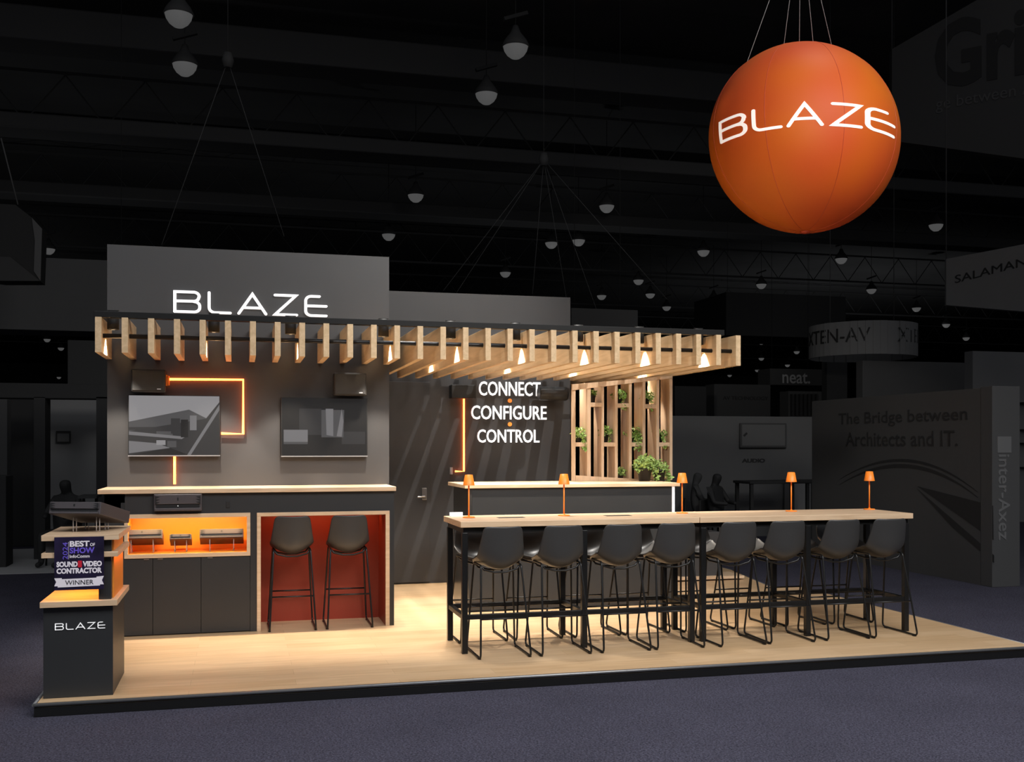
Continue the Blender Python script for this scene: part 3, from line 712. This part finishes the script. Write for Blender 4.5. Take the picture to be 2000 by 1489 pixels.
# award plate
aw = thing('award_plaque', 'square dark award plaque reading BEST OF SHOW WINNER on the kiosk front', 'sign', (.24, .08, .75))
p = at(106, 1154, .08); q = at(203, 1048, .08); px0, px1, pz0, pz1 = p.x, q.x, p.z, q.z
MB().box(px0, .078, pz0, px1, .092, pz1).build('plaque', mat('midnight_print', (.012, .008, .03), .35, noise=.6, nscale=6), aw, bevel=.001)
W_, H_ = px1-px0, pz1-pz0
PUR = mat('violet_print', (.12, .08, .50), .5, emit=(.2, .12, .8), es=.08); RED = mat('red_print', (.55, .01, .03), .5); GRY = mat('pale_grey_print', (.62, .58, .62), .5, emit=(1, .95, 1), es=.12); INK = mat('black_print', (.01, .01, .015), .5)
def pt(s, u0, v0, u1, v1, m, name='lettering', bold=.02, rot=False):
    """fitted lettering; u,v in plaque fractions, v from the top"""
    if rot: return text(name, s, m, aw, (px0+u1*W_, .078, pz1-v1*H_), (0, 0, 1), (-1, 0, 0), (v1-v0)*H_, (u1-u0)*W_, .002, bold)
    return text(name, s, m, aw, (px0+u0*W_, .078, pz1-v1*H_), (1, 0, 0), (0, 0, 1), (u1-u0)*W_, (v1-v0)*H_, .002, bold)
pt('2024', .17, .10, .27, .42, PUR, rot=True, bold=0)
pt('BEST', .31, .075, .71, .185, GRY, bold=.035); pt('OF', .72, .12, .82, .18, GRY); pt('SHOW', .31, .20, .81, .31, PUR, bold=.03); pt('InfoComm', .31, .335, .71, .395, GRY)
MB().box(px0+.285*W_, .0765, pz1-.42*H_, px0+.29*W_, .078, pz1-.09*H_).build('divider_line', GRY, aw)
pt('SOUND', .045, .46, .47, .565, GRY, bold=.05); pt('VIDEO', .57, .46, .96, .565, GRY, bold=.05); pt('CONTRACTOR', .045, .585, .96, .69, GRY, bold=.05)
MB().box(px0+.475*W_, .0755, pz1-.575*H_, px0+.555*W_, .078, pz1-.45*H_).build('red_block', RED, aw)
rb = MB(); f_ = lambda u, v: (px0+u*W_, .0765, pz1-v*H_)
rb.prism([f_(.0, .77), f_(.15, .77), f_(.15, .79), f_(.85, .78), f_(.85, .76), f_(1.0, .75), f_(.96, .83), f_(1.0, .91), f_(.92, .91), f_(.92, .93), f_(.07, .945), f_(.07, .92), f_(0, .92), f_(.04, .84)], (0, .0015, 0))
rb.build('ribbon_banner', GRY, aw); w_ = pt('WINNER', .22, .815, .79, .90, INK, bold=.0)
for v in w_.data.vertices: v.co.y -= .002
# amplifier on the kiosk
pA = amp('dark amplifier tilted nose-up on clear pegs on top of the kiosk', .38, .46, .088)
pA.location = (.215, .28, 1.262); pA.rotation_euler = (math.radians(-12), 0, math.radians(-20))
ks = thing('display_stand', 'clear acrylic pegs under the amplifier on the kiosk top', 'stand', (.27, .4, 1.13))
for x, y, zz in ((.20, .34, 1.233), (.36, .30, 1.238), (.26, .50, 1.19), (.40, .46, 1.19)): peg(x, y, 1.13, zz, ks); peg(x+.02, y+.01, 1.13, zz-.006, ks)

# ------------------------------------------------------------------ inflatable ball
BC = Vector((7.08, 2.21, 4.965)); BR = 1.0
vin = bpy.data.materials.new('orange_vinyl'); vin.use_nodes = True; nt = vin.node_tree; b = nt.nodes['Principled BSDF']
tc = nt.nodes.new('ShaderNodeTexCoord'); n = nt.nodes.new('ShaderNodeTexNoise'); n.inputs['Scale'].default_value = .9; n.inputs['Detail'].default_value = 1
r = nt.nodes.new('ShaderNodeValToRGB'); r.color_ramp.elements[0].position = .35; r.color_ramp.elements[1].position = .65
r.color_ramp.elements[0].color = (.58, .075, .014, 1); r.color_ramp.elements[1].color = (.62, .13, .005, 1)
nt.links.new(tc.outputs['Object'], n.inputs['Vector']); nt.links.new(n.outputs['Fac'], r.inputs['Fac']); nt.links.new(r.outputs['Color'], b.inputs['Base Color'])
b.inputs['Roughness'].default_value = .55; b.inputs['Specular IOR Level'].default_value = .3
bl = thing('inflatable_ball', 'huge orange inflatable ball with white BLAZE lettering hanging over the booth', 'balloon', tuple(BC))
me = MB(); bmesh.ops.create_uvsphere(me.bm, u_segments=96, v_segments=64, radius=BR)
for f in me.bm.faces: f.smooth = True
bmesh.ops.translate(me.bm, verts=me.bm.verts, vec=BC)
me.build('skin', vin, bl)
view = (Vector((CAMX, CAMY, HC))-BC); vaz = math.atan2(view.y, view.x)
sm = mat('seam_red', (.45, .05, .01), .5)
for k in range(8):
    az = vaz+math.radians(23+45*k)
    MB().tube([BC+Vector((math.cos(az)*math.cos(e), math.sin(az)*math.cos(e), math.sin(e)))*(BR-.0005) for e in [math.radians(-84+168*i/40) for i in range(41)]], .0035, 6).build('seam', sm, bl)
AZ = {'B': (-57, 22), 'L': (-29, 16), 'A': (-8.5, 18.5), 'Z': (16.5, 17), 'E': (38, 25)}
for ch in 'BLAZE':
    mb = MB(); az0, wdg = AZ[ch]; lw = LET[ch][0]
    def fm(a_, b_, t):
        az = vaz+math.radians(az0+a_/lw*wdg); el = math.radians(-8.5+b_*11.8)
        return BC+Vector((math.cos(az)*math.cos(el), math.sin(az)*math.cos(el), math.sin(el)))*(BR+.001+t)
    for p in LET[ch][1]: ribbon(mb, p, .068, fm, .004, .12)
    mb.build('letter', M['cream'], bl)
MB().lathe([(.06, 0), (.05, -.02), (.001, -.022)], (BC.x, BC.y), 20, BC.z-BR+.004).build('valve', sm, bl)
for u, v in ((1458, 122), (1534, 86), (1567, 82), (1599, 85), (1651, 97)):
    d = at(u, v, BC.y); q = BC+(Vector((d.x, d.y, d.z))-BC).normalized()*BR*.985
    tagged = MB().tube([tuple(q), (BC.x-.02, BC.y, 13.0 if False else 7.35)], .0035, 6).build('suspension_cable', mat('grey_cable', (.35, .35, .35), .5), bl)
MB().tube([(BC.x-.02, BC.y, 7.35), (BC.x-.02, BC.y, 14.0)], .006, 6).build('suspension_cable', M['metal'], bl)

# ball flattened along one diagonal so its outline looks round from the camera
ax = (Vector((math.cos(TH), -math.sin(TH), 0))*.69+Vector((0, 0, .72))).normalized()
for ch_ in bl.children:
    for v in ch_.data.vertices:
        if v.co.length < BR*1.08: v.co -= ax*(v.co.dot(ax)*.065)

# ------------------------------------------------------------------ hall ceiling: trusses, ducts, lamps
def truss(label, y, z, x0=-70, x1=85, d=1.6, r=.05, step=2.4):
    t = thing('roof_truss', label, 'truss', ((x0+x1)/2, y, z), 'steel roof trusses of the dark hall')
    m = MB(); m.box(x0, y-r, z, x1, y+r, z+2*r); m.box(x0, y-r, z+d, x1, y+r, z+d+2*r); m.build('chord', M['hduct'], t)
    m = MB(); k = 0; x = x0
    while x < x1-step:
        m.tube([(x, y, z+r), (x+step/2, y, z+d)], r*.5, 5, cap=False); m.tube([(x+step/2, y, z+d), (x+step, y, z+r)], r*.5, 5, cap=False); x += step
    m.build('web_bracing', M['hduct'], t); return t
for k, (y, lab) in enumerate([(28, 'nearest steel roof truss crossing the dark hall'), (38, 'second roof truss into the dark hall'), (50, 'third roof truss into the dark hall'), (64, 'fourth roof truss into the dark hall'), (82, 'fifth roof truss into the dark hall'), (104, 'farthest roof truss of the dark hall')]):
    truss(lab, y, 11.9)
for k, (y, z, hh, lab) in enumerate([(22, 12.4, .9, 'broad dark roof girder above the top of the picture'), (25, 10.9, .45, 'long dark air duct across the hall roof, nearest'), (34, 11.0, .5, 'long dark air duct across the hall roof, farther')]):
    tag(MB().box(-70, y, z, 85, y+1.2, z+hh).build('roof_duct', M['hduct'], bevel=.05), lab, 'duct')
lampdef = [(349, 30, 'topmost dim hall lamp at the upper left'), (361, 128, 'dim hall lamp just below the topmost one, upper left'), (1007, 93, 'highest dim hall lamp above the middle of the booth'), (950, 185, 'dim hall lamp below and left of the highest middle one'),
 (812, 382, 'dim hall lamp above the right edge of the left wall'), (759, 459, 'dim hall lamp just over the top right corner of the left wall'), (987, 533, 'dim hall lamp just above the rear wall top'), (1077, 475, 'dim hall lamp behind the fan of cables'), (1185, 403, 'dim hall lamp right of the cable peak'),
 (1247, 548, 'dim hall lamp above the right end of the pergola beam'), (1374, 491, 'dim hall lamp just below and left of the orange ball'), (1394, 583, 'dim hall lamp above the last pergola slats'), (1643, 506, 'dim hall lamp right below the orange ball'), (1702, 566, 'dim hall lamp above the curved XTEN-AV banner'),
 (1790, 602, 'dim hall lamp right of the curved XTEN-AV banner'), (1828, 440, 'large dim hall lamp right of the ball, above the slanted banner'), (95, 487, 'dim hall lamp beside the hanging sail at the left'), (1487, 556, 'dim hall lamp above the hanging dark box'), (1848, 634, 'dim hall lamp under the slanted banner'), (1175, 578, 'dim hall lamp right of the rear wall top corner')]
small = [(1302, 600), (1575, 650), (1487, 668), (1487, 700), (1556, 687), (1538, 713), (1425, 733), (1479, 723), (1395, 752), (1608, 702), (1887, 660), (1775, 672), (65, 645), (92, 663), (119, 680), (115, 737), (1130, 470), (1270, 575)]
q0 = None
def place_lamp(u, v, lab, grp):
    global q0
    zl = 10.9; d = FPX*(zl-HC)/(HY-v); a_ = (u-CX)/FPX; c, s = math.cos(TH), math.sin(TH)
    loc = (CAMX+(s+a_*c)*d, CAMY+(c-a_*s)*d, zl)
    if q0 is None:
        q0 = thing('hall_lamp', lab, 'lamp', (0, 0, 0), grp)
        MB().lathe([(.30, .0), (.32, .03), (.26, .16), (.12, .34), (.06, .5), (.001, .5)], n=24, cap=False).build('reflector', M['hduct'], q0)
        MB().lathe([(.001, -.26), (.11, -.24), (.20, -.17), (.265, -.07), (.29, .03)], n=24, cap=False).build('lens', M['hbulb'], q0)
        b2 = MB(); b2.tube([(0, 0, .5), (0, 0, 3.29)], .012, 6); b2.obox((-.28, .0, .62), (.28, .0, .82), .06, .04); b2.build('hanger', M['hdark'], q0); q0.location = loc
    else: dup(q0, loc, 0, lab, grp)
for u, v, lab in lampdef: place_lamp(u, v, lab, 'dim round hall lamps')
for u, v in small: place_lamp(u, v, 'tiny far-off dim hall lamp in the depth of the hall', 'tiny far hall lamps')

# suspension cables
def cable(label, top, bots, r=.012, grp=None):
    t = thing('suspension_cables', label, 'cable', tuple(top), grp)
    for b_ in bots: MB().tube([tuple(top), tuple(b_)], r, 5).build('cable', M['hgrey'], t)
    MB().lathe([(.08, -.15), (.12, 0), (.08, .15)], (top[0], top[1]), 10, top[2]).build('hoist', M['hduct'], t)
    MB().tube([tuple(top), (top[0], top[1], 14.19)], r, 5).build('cable', M['hduct'], t); return t
cable('pair of thin cables spreading from one point above the left wall', at(445, 118, 14), [at(316, 478, 14), at(555, 462, 14)], .008)
cable('fan of thin cables spreading from one point above the rear wall', at(1062, 312, 16), [at(866, 568, 16), at(893, 570, 16), at(1040, 575, 16), at(1106, 582, 16), at(1165, 605, 16), at(1303, 585, 16)], .008)

# ------------------------------------------------------------------ neighbouring booths (right)
XR = 10.8
def sidebox(name, label, cat, y0, y1, z0, z1, x0, x1, m): return None
bw = thing('neighbour_booth_wall', 'long grey printed wall saying The Bridge between Architects and IT.', 'wall panel', (XR, 6, FZ))
zt = atX(1935, 757, XR).z; y0 = 3.95; y1 = 8.3
MB().box(XR, y0, FZ, XR+.18, y1, zt).build('panel', M['hbridge'], bw)
def sidetext(s, u0, u1, v0l, v1l, X, m, parent, bold=0.01, name='lettering'):
    # lettering on a wall facing -X, running from far (left) to near (right)
    p = atX(u0, v1l, X); q = atX(u1, v1l, X); t = atX(u0, v0l, X)
    return text(name, s, m, parent, (X, p.y, p.z), (0, -1, 0), (0, 0, 1), p.y-q.y, t.z-p.z, .006, bold)
sidetext('The Bridge between', 1638, 1890, 808, 836, XR, M['hink'], bw)
sidetext('Architects and IT.', 1652, 1871, 845, 872, XR, M['hink'], bw)
def swoosh(pts, name):
    m = MB(); A = [atX(u, v, XR) for u, v in pts]; m.prism([(XR-.004, p.y, p.z) for p in A], (.003, 0, 0)); m.build(name, M['hblack'], bw)
def arcband(v_off, th):
    top = []; bot = []
    for i in range(21):
        t = i/20; u = 1640+t*270; v = 938+v_off-45*(1-(2*t-.92)**2*1.15)+t*8; top.append((u, v)); bot.append((u, v+th*math.sin(PI*min(1, max(0, t)))+.5))
    return top+bot[::-1]
swoosh(arcband(0, 5), 'printed_arch'); swoosh(arcband(10, 7), 'printed_arch')
swoosh([(1792, 950), (1940, 988), (1941, 1055), (1880, 1012)], 'printed_road'); swoosh([(1792, 955), (1942, 1085), (1942, 1100), (1860, 1030)], 'printed_road')
pi_ = thing('booth_pillar', 'dark grey pillar with vertical inter-Axez lettering at the right', 'pillar', (11.0, 3.9, FZ))
pb = at(1938, 1143, 3.88); pc = at(1992, 755, 3.88)
MB().box(pb.x, 3.88, FZ, pc.x, 4.1, pc.z).build('column', M['hdark'], pi_, bevel=.005)
a = at(1948, 885, 3.88); b = at(1975, 853, 3.88)
MB().box(a.x, 3.874, a.z, b.x, 3.88, b.z).build('square_mark', M['hgrey'], pi_, bevel=.01)
a = at(1950, 888, 3.88); b = at(1972, 1055, 3.88)
text('lettering', 'inter-Axez', M['hgrey'], pi_, (a.x, 3.88, a.z), (0, 0, -1), (1, 0, 0), a.z-b.z, b.x-a.x, .006, .01)
def frontal(name, label, cat, u0, v0, u1, v1, Y, dep, m, part='panel', floor=False, group=None):
    p = at(u0, v1, Y); q = at(u1, v0, Y); z0 = FZ if floor else p.z
    r = thing(name, label, cat, ((p.x+q.x)/2, Y, z0), group); MB().box(p.x, Y, z0, q.x, Y+dep, q.z).build(part, m, r, bevel=.01)
    if name in ('hanging_sign', 'hanging_header', 'neighbour_booth_header'):
        for f in (.15, .85): x = p.x+(q.x-p.x)*f; MB().tube([(x, Y+dep/2, q.z), (x, Y+dep/2, 14.19)], .006, 5).build('hanging_cable', M['hblack'], r)
    return r
def ft(s, u0, v0, u1, v1, Y, m, parent, bold=.01): return tw(s, u0, v0, u1, v1, m, parent, Y, bold, .01, 'lettering')
aud = frontal('audio_booth_wall', 'pale grey booth wall with the word AUDIO and a screen, behind the table', 'wall panel', 1290, 815, 1640, 1000, 11.5, .2, M['hgrey'], floor=True)
ft('AUDIO', 1449, 896, 1494, 904, 11.5, M['hblack'], aud, .04)
fs = frontal('wall_display', 'flat display on the AUDIO booth wall showing a small black shape', 'television', 1446, 827, 1536, 875, 11.42, .05, M['hdark'], 'housing')
p = at(1449, 871, 11.42); q = at(1533, 830, 11.42); MB().box(p.x, 11.412, p.z, q.x, 11.42, q.z).build('display', M['hgrey'], fs)
p = at(1451, 852, 11.41); MB().obox((p.x+.02, 11.409, p.z), (p.x+.09, 11.409, p.z+.06), .004, .02).build('printed_shape', M['hblack'], fs)
MB().box(at(1446, 875, 11.45).x, 11.47, at(1446, 877, 11.45).z, at(1536, 875, 11.45).x, 11.50, at(1446, 872, 11.45).z).build('wall_mount', M['hblack'], fs)
# low counter and shelf items before the audio wall
ctb = frontal('neighbour_counter', 'black and grey counter before the AUDIO wall, right of the fourth lamp', 'counter', 1583, 941, 1617, 1040, 11.0, .4, M['hblack'], 'carcass', floor=True)
p = at(1552, 1040, 11.0); q = at(1583, 941, 11.0); MB().box(p.x, 11.0, FZ, q.x, 11.4, q.z).build('grey_front', M['hlight'], ctb)
MB().box(p.x-.03, 10.97, q.z, at(1620, 940, 11).x, 11.43, q.z+.03).build('worktop', M['hblack'], ctb)
for k, (u, wu, hv, lab) in enumerate([(1590, 5, 9, 'small dark bottle on the neighbour counter, left'), (1600, 6, 7, 'small dark jar on the neighbour counter, middle'), (1609, 7, 5, 'small dark bowl on the neighbour counter, right')]):
    c = at(u, 938, 11.15); z0 = q.z+.03; rr = wu*.5*.0085
    tag(MB().lathe([(rr*.8, 0), (rr, .01), (rr, hv*.006), (rr*.5, hv*.0085), (rr*.45, hv*.0095)], (c.x, 11.15), 14, z0).build(['bottle', 'jar', 'bowl'][k], M['hblack']), lab, ['bottle', 'jar', 'bowl'][k])
tbn = thing('lounge_table', 'dark low lounge table behind the bar table, before the AUDIO wall', 'table', (7.9, 10.2, FZ))
p = at(1455, 940, 10.2); q = at(1575, 940, 10.2)
MB().box(p.x, 10.0, p.z-.05, q.x, 10.7, p.z).build('tabletop', M['hblack'], tbn, bevel=.01)
for x in (p.x+.06, q.x-.06):
    for y in (10.06, 10.64): MB().box(x-.03, y-.03, FZ, x+.03, y+.03, p.z-.05).build('leg', M['hblack'], tbn)
def person(label, x, y, z, face, col):
    """dim seated visitor: one continuous skinned body"""
    r = thing('person', label, 'person', (x, y, z))
    V = [(0, 0, .50), (0, .03, .75), (0, .05, .98), (0, .04, 1.10), (0, -.01, 1.22), (0, -.02, 1.32),
         (.19, .04, 1.02), (.27, -.10, .78), (.14, -.32, .76), (-.19, .04, 1.02), (-.27, -.10, .78), (-.14, -.32, .76),
         (.10, -.06, .48), (.13, -.44, .50), (.13, -.42, .08), (.13, -.56, .05), (-.10, -.06, .48), (-.13, -.44, .50), (-.13, -.42, .08), (-.13, -.56, .05)]
    Ed = [(0, 1), (1, 2), (2, 3), (3, 4), (4, 5), (2, 6), (6, 7), (7, 8), (2, 9), (9, 10), (10, 11), (0, 12), (12, 13), (13, 14), (14, 15), (0, 16), (16, 17), (17, 18), (18, 19)]
    Rd = [.15, .14, .15, .06, .10, .08, .065, .045, .035, .065, .045, .035, .10, .065, .045, .04, .10, .065, .045, .04]
    me_ = bpy.data.meshes.new('body'); me_.from_pydata(V, Ed, []); o = bpy.data.objects.new('body', me_); COL.objects.link(o); o.parent = r
    sk = o.modifiers.new('skin', 'SKIN'); ss_ = o.modifiers.new('sub', 'SUBSURF'); ss_.levels = 1; ss_.render_levels = 2
    for i, sv in enumerate(me_.skin_vertices[0].data):
        sv.radius = (Rd[i]*(1.25 if i in (1, 2) else 1), Rd[i]); sv.use_root = (i == 0)
    me_.materials.append(col)
    MB().lathe([(.001, 1.44), (.06, 1.43), (.105, 1.38), (.112, 1.30), (.09, 1.24)], (0, .02), 16, 0, cap=False).build('hair', M['hblack'], r).location = -Vector((0, 0, 0))
    r.location = (x, y, z); r.rotation_euler = (0, 0, face)
    return r
def chair(label, x, y, rz, m=None):
    m = m or M['hblack']; r = thing('lounge_chair', label, 'chair', (0, 0, 0))
    MB().box(-.23, -.23, .34, .23, .23, .395).build('seat', m, r, bevel=.02); MB().box(-.22, .21, .395, .22, .25, .82).build('backrest', m, r, bevel=.02)
    for a_ in (-.2, .2):
        for b_ in (-.2, .2): MB().tube([(a_, b_, 0), (a_*.95, b_*.95, .34)], .015, 6).build('leg', m, r)
    r.location = (x, y, FZ); r.rotation_euler = (0, 0, rz); return r
a = at(1400, 950, 10.3); person('dim seated visitor in dark clothes before the AUDIO wall', a.x, 10.3, FZ, .6, M['hblack']); chair('dark chair under the dim visitor before the AUDIO wall', a.x, 10.32, .6)
a = at(1362, 950, 10.9); person('dim seated visitor leaning in behind the desk lamp, grey clothes', a.x, 10.9, FZ, 1.2, M['hdark']); chair('dark chair under the grey-clothed visitor behind the desk lamp', a.x, 10.92, 1.2)
# hanging signs
nt_ = frontal('hanging_sign', 'dark rectangular hanging sign saying neat.', 'sign', 1504, 722, 1606, 752, 22, .8, M['hdark']); ft('neat.', 1528, 729, 1582, 749, 22, M['hwhite'], nt_)
dkb = frontal('hanging_header', 'large dark box header hanging right of the pergola', 'sign', 1418, 580, 1652, 655, 24, 2.5, M['hblack'])
frontal('neighbour_booth_header', 'dark grey booth header peeking over the pergola right part', 'sign', 1116, 606, 1246, 650, 14, 1.0, M['hdark'])
fb = frontal('lit_sign_booth', 'distant booth front with tiny lettering, below the neat. sign', 'booth', 1395, 752, 1505, 815, 20, .6, M['hdark'], floor=True); ft('AV TECHNOLOGY', 1412, 775, 1500, 781, 20, M['hblack'], fb)
frontal('striped_booth', 'distant booth with dark vertical fins beside the printed wall', 'booth', 1540, 765, 1605, 815, 19, .5, M['hdark'], floor=True)
for k in range(7):
    p = at(1545+k*8, 812, 18.95); q = at(1548+k*8, 770, 18.95)
    MB().box(p.x, 18.9, p.z, q.x, 19.0, q.z).build('fin', M['hblack'], bpy.data.objects['striped_booth'])
frontal('dark_booth_block', 'very dark booth block behind the right edge of the trellis', 'booth', 1318, 755, 1380, 812, 18, .8, M['hblack'], floor=True)
for k, (u0, v0, u1, v1, Y, m, lab) in enumerate([(1685, 710, 1935, 800, 16, 'hgrey', 'pale booth wall rising above the printed wall'), (1900, 690, 2060, 1120, 13.5, 'hlight', 'bright grey booth wall at the far right edge behind the pillar'), (1615, 690, 1655, 770, 21, 'hdark', 'dark column under the curved banner')]):
    frontal('background_booth', lab, 'booth', u0, v0, u1, v1, Y, .3, M[m], floor=True)
bb = [o for o in bpy.data.objects if o.get('label', '').startswith('bright grey booth')][0]
for v in (790, 842, 868, 915): p = at(1990, v, 13.45); q = at(2050, v-3, 13.45); MB().box(p.x, 13.3, p.z, q.x, 13.5, q.z).build('shelf', M['hblack'], bb)
# XTEN-AV curved banner
cv = thing('curved_banner', 'round hanging fabric banner repeating XTEN-AV', 'sign', (0, 0, 0)); YB = 17.0
pl_ = at(1594, 688, YB); pr_ = at(1772, 655, YB); cxm = (pl_.x+pr_.x)/2; rad = (pr_.x-pl_.x)/2; z0, z1 = at(1680, 690, YB-rad).z, at(1680, 624, YB-rad).z
m = MB(); n = 48
for k in range(n):
    a0 = 2*PI*k/n; a1 = 2*PI*(k+1)/n
    m.quad((cxm+rad*math.cos(a0), YB+rad*math.sin(a0), z0), (cxm+rad*math.cos(a1), YB+rad*math.sin(a1), z0), (cxm+rad*math.cos(a1), YB+rad*math.sin(a1), z1), (cxm+rad*math.cos(a0), YB+rad*math.sin(a0), z1))
m.build('fabric', M['hlight'], cv); bpy.data.objects['fabric'].modifiers.new('t', 'SOLIDIFY').thickness = .03
def curvetext(s, a0, a1, zz0, zz1, bold=.0):
    c = text('lettering', s, M['hink'], cv, (0, 0, 0), (1, 0, 0), (0, 0, 1), 1, 1, .01, bold)
    for v in c.data.vertices:
        a_ = a0+(a1-a0)*v.co.x; rr = rad+.02-v.co.y; zz = zz0+(zz1-zz0)*v.co.z
        v.co = Vector((cxm+rr*math.cos(a_), YB+rr*math.sin(a_), zz))
va = math.atan2(CAMY-YB, CAMX-cxm)
h_ = z1-z0
curvetext('XTEN-AV', va-math.radians(75), va+math.radians(8), z0+.38*h_, z0+.80*h_); curvetext('XTEN-AV', va+math.radians(38), va+math.radians(120), z0+.38*h_, z0+.80*h_)
for k in range(2): MB().tube([(cxm+(-.7+1.4*k)*rad, YB, z1), (cxm+(-.7+1.4*k)*rad, YB, 14)], .01, 5).build('hanging_cable', M['hduct'], cv)
# SALAMANDER banner (top right), slanted panel facing left
sb = thing('slanted_banner', 'pale slanted hanging banner lettered SALAMANDER at the right edge', 'sign', (12, 7, 4))
P0 = at(1848, 596, 11.0); P1 = at(1848, 506, 11.0); Q0 = at(2090, 616, 8.4); Q1 = at(2090, 460, 8.4)
m = MB(); m.prism([P0, Q0, Q1, P1], (.06, .12, 0)); m.build('fabric_panel', M['hlight'], sb)
dX = (Q0-P0); dX.z = 0; dn = dX.normalized(); La = dX.length
tt = text('lettering', 'SALAMANDER', M['hink'], sb, P0+dn*La*.08+Vector((0, 0, (P1.z-P0.z)*.42)), dn, (0, 0, 1), La*.86, (P1.z-P0.z)*.17, .01, .0)
for v in tt.data.vertices:
    wv = v.co+wloc(sb); f = (wv-P0).dot(dn)/La; v.co.z += f*.22
MB().tube([P1, (P1.x, P1.y, 14)], .012, 5).build('hanging_cable', M['hduct'], sb)
# the giant sign top right
gs = thing('giant_hanging_sign', 'very dark giant hanging sign starting with Gri, behind the ball', 'sign', (16, 12, 8))
a0 = at(1742, 96, 15.5); a1 = at(1742, 275, 15.5); b0 = at(2150, -140, 12.0); b1 = at(2150, 330, 12.0)
MB().prism([a1, b1, b0, a0], (.1, .25, 0)).build('fabric_panel', mat('near_black_fabric', (.085, .085, .085), .8), gs)
dX = b1-a1; dX.z = 0; dn = dX.normalized(); La = dX.length; ink2 = mat('black_sign_print', (.04, .04, .04), .8); ink3 = mat('dark_grey_sign_print', (.14, .14, .14), .8)
def gt(s, u0, v0, u1, v1, m, bold):
    t0 = (u0-1742)/408; t1 = (u1-1742)/408
    def zz(t, v):   # height on the slanted panel at fraction t
        Yt = a1.y+(b1.y-a1.y)*t; return at(1742+408*t, v, Yt).z
    t0p = t0*.93; t1p = t1*.93
    text('lettering', s, m, gs, a1+dn*La*t0p-Vector((0, 0, a1.z-zz(t0, v1))), dn, (0, 0, 1), La*(t1p-t0p), zz(t0, v0)-zz(t0, v1), .015, bold)
gt('Grid', 1840, 45, 2110, 178, ink2, .03); gt('ge between Architects', 1842, 192, 2180, 222, ink3, 0)
for pnt in (a0,): MB().tube([a0, (a0.x, a0.y, 14.2)], .015, 5).build('hanging_cable', M['hduct'], gs)

# ------------------------------------------------------------------ neighbouring booths (left)
lb_ = frontal('hanging_header', 'wide grey hanging header behind the left wall, at the left edge', 'sign', -120, 512, 290, 640, 16, 1.2, M['hgrey'])
sl_ = thing('hanging_sail', 'dark curved hanging sail with a mesh edge at the far left', 'sign', (-4, 11, 5))
m = MB(); C1 = [(-60, 395), (30, 400), (62, 425), (82, 447), (80, 500), (78, 549), (0, 549), (-60, 540)]
m.prism([at(u, v, 12) for u, v in C1], (0, .5, 0)); m.build('fabric', M['hblack'], sl_)
m = MB(); m.prism([at(u, v, 11.98) for u, v in [(62, 425), (82, 447), (79, 549), (66, 530), (68, 470)]], (0, .02, 0)); m.build('mesh_edge', M['hgrey'], sl_)
m = MB(); m.prism([at(u, v, 11.97) for u, v in [(-60, 500), (20, 502), (78, 549), (-60, 548)]], (0, .02, 0)); m.build('underside', M['hdark'], sl_)
MB().tube([at(2, 270, 12), at(35, 400, 12)], .012, 5).build('hanging_cable', M['hgrey'], sl_)
frontal('background_booth', 'grey panel of a booth just left of the left wall, under the header', 'booth', 132, 668, 290, 752, 14, .3, M['hdark'], floor=True)
fr = frontal('portal_frame', 'black portal frame of the booth at the left edge', 'booth', -150, 752, 300, 776, 10.5, .5, M['hblack'], 'lintel')
for u0, u1 in ((66, 88), (188, 225)):
    p = at(u0, 1080, 10.5); q = at(u1, 776, 10.5); MB().box(p.x, 10.5, FZ, q.x, 11, q.z).build('post', M['hblack'], fr)
frontal('background_booth', 'grey wall seen inside the black portal frame at the left', 'booth', 84, 778, 200, 1052, 12.5, .15, M['hlight'], floor=True)
pic = frontal('framed_picture', 'small dark picture on the grey wall inside the portal frame', 'picture', 109, 842, 138, 866, 12.42, .04, M['hblack'], 'frame')
p = at(112, 863, 12.42); q = at(135, 847, 12.42); MB().box(p.x, 12.41, p.z, q.x, 12.42, q.z).build('print', M['hgrey'], pic)
frontal('background_booth', 'grey wall end at the far left picture edge', 'booth', -80, 780, 14, 930, 9.97, .3, M['hdark'], floor=True)
frontal('dark_cabinet', 'black cabinet under the grey wall end at the far left', 'cabinet', -80, 930, 12, 1062, 9.45, .5, M['hblack'], 'carcass', floor=True)
frontal('dark_partition', 'black partition between the far left wall end and the portal', 'booth', 14, 780, 84, 1030, 13, .2, M['hblack'], floor=True)
a = at(128, 950, 9.6); person('dim seated visitor in black inside the left portal frame', a.x, 9.6, FZ, -.4, M['hblack']); chair('black chair under the dim visitor inside the left portal frame', a.x, 9.62, -.4)
dsk = thing('side_desk', 'small black desk beside the dim visitor in the portal', 'desk', (0, 9.4, FZ))
p = at(156, 968, 9.3); q = at(192, 968, 9.3)
MB().box(p.x, 9.1, p.z-.04, q.x, 9.7, p.z).build('tabletop', M['hdark'], dsk)
for x in (p.x+.04, q.x-.04): MB().box(x-.02, 9.38, FZ, x+.02, 9.42, p.z-.04).build('leg', M['hblack'], dsk)
tag(MB().box(-9, 8.6, FZ, at(95, 1080, 8.6).x+.9, 12.4, FZ+.012).build('floor_mat', M['hwhite']), 'pale grey floor mat of the booth at the left', 'mat')
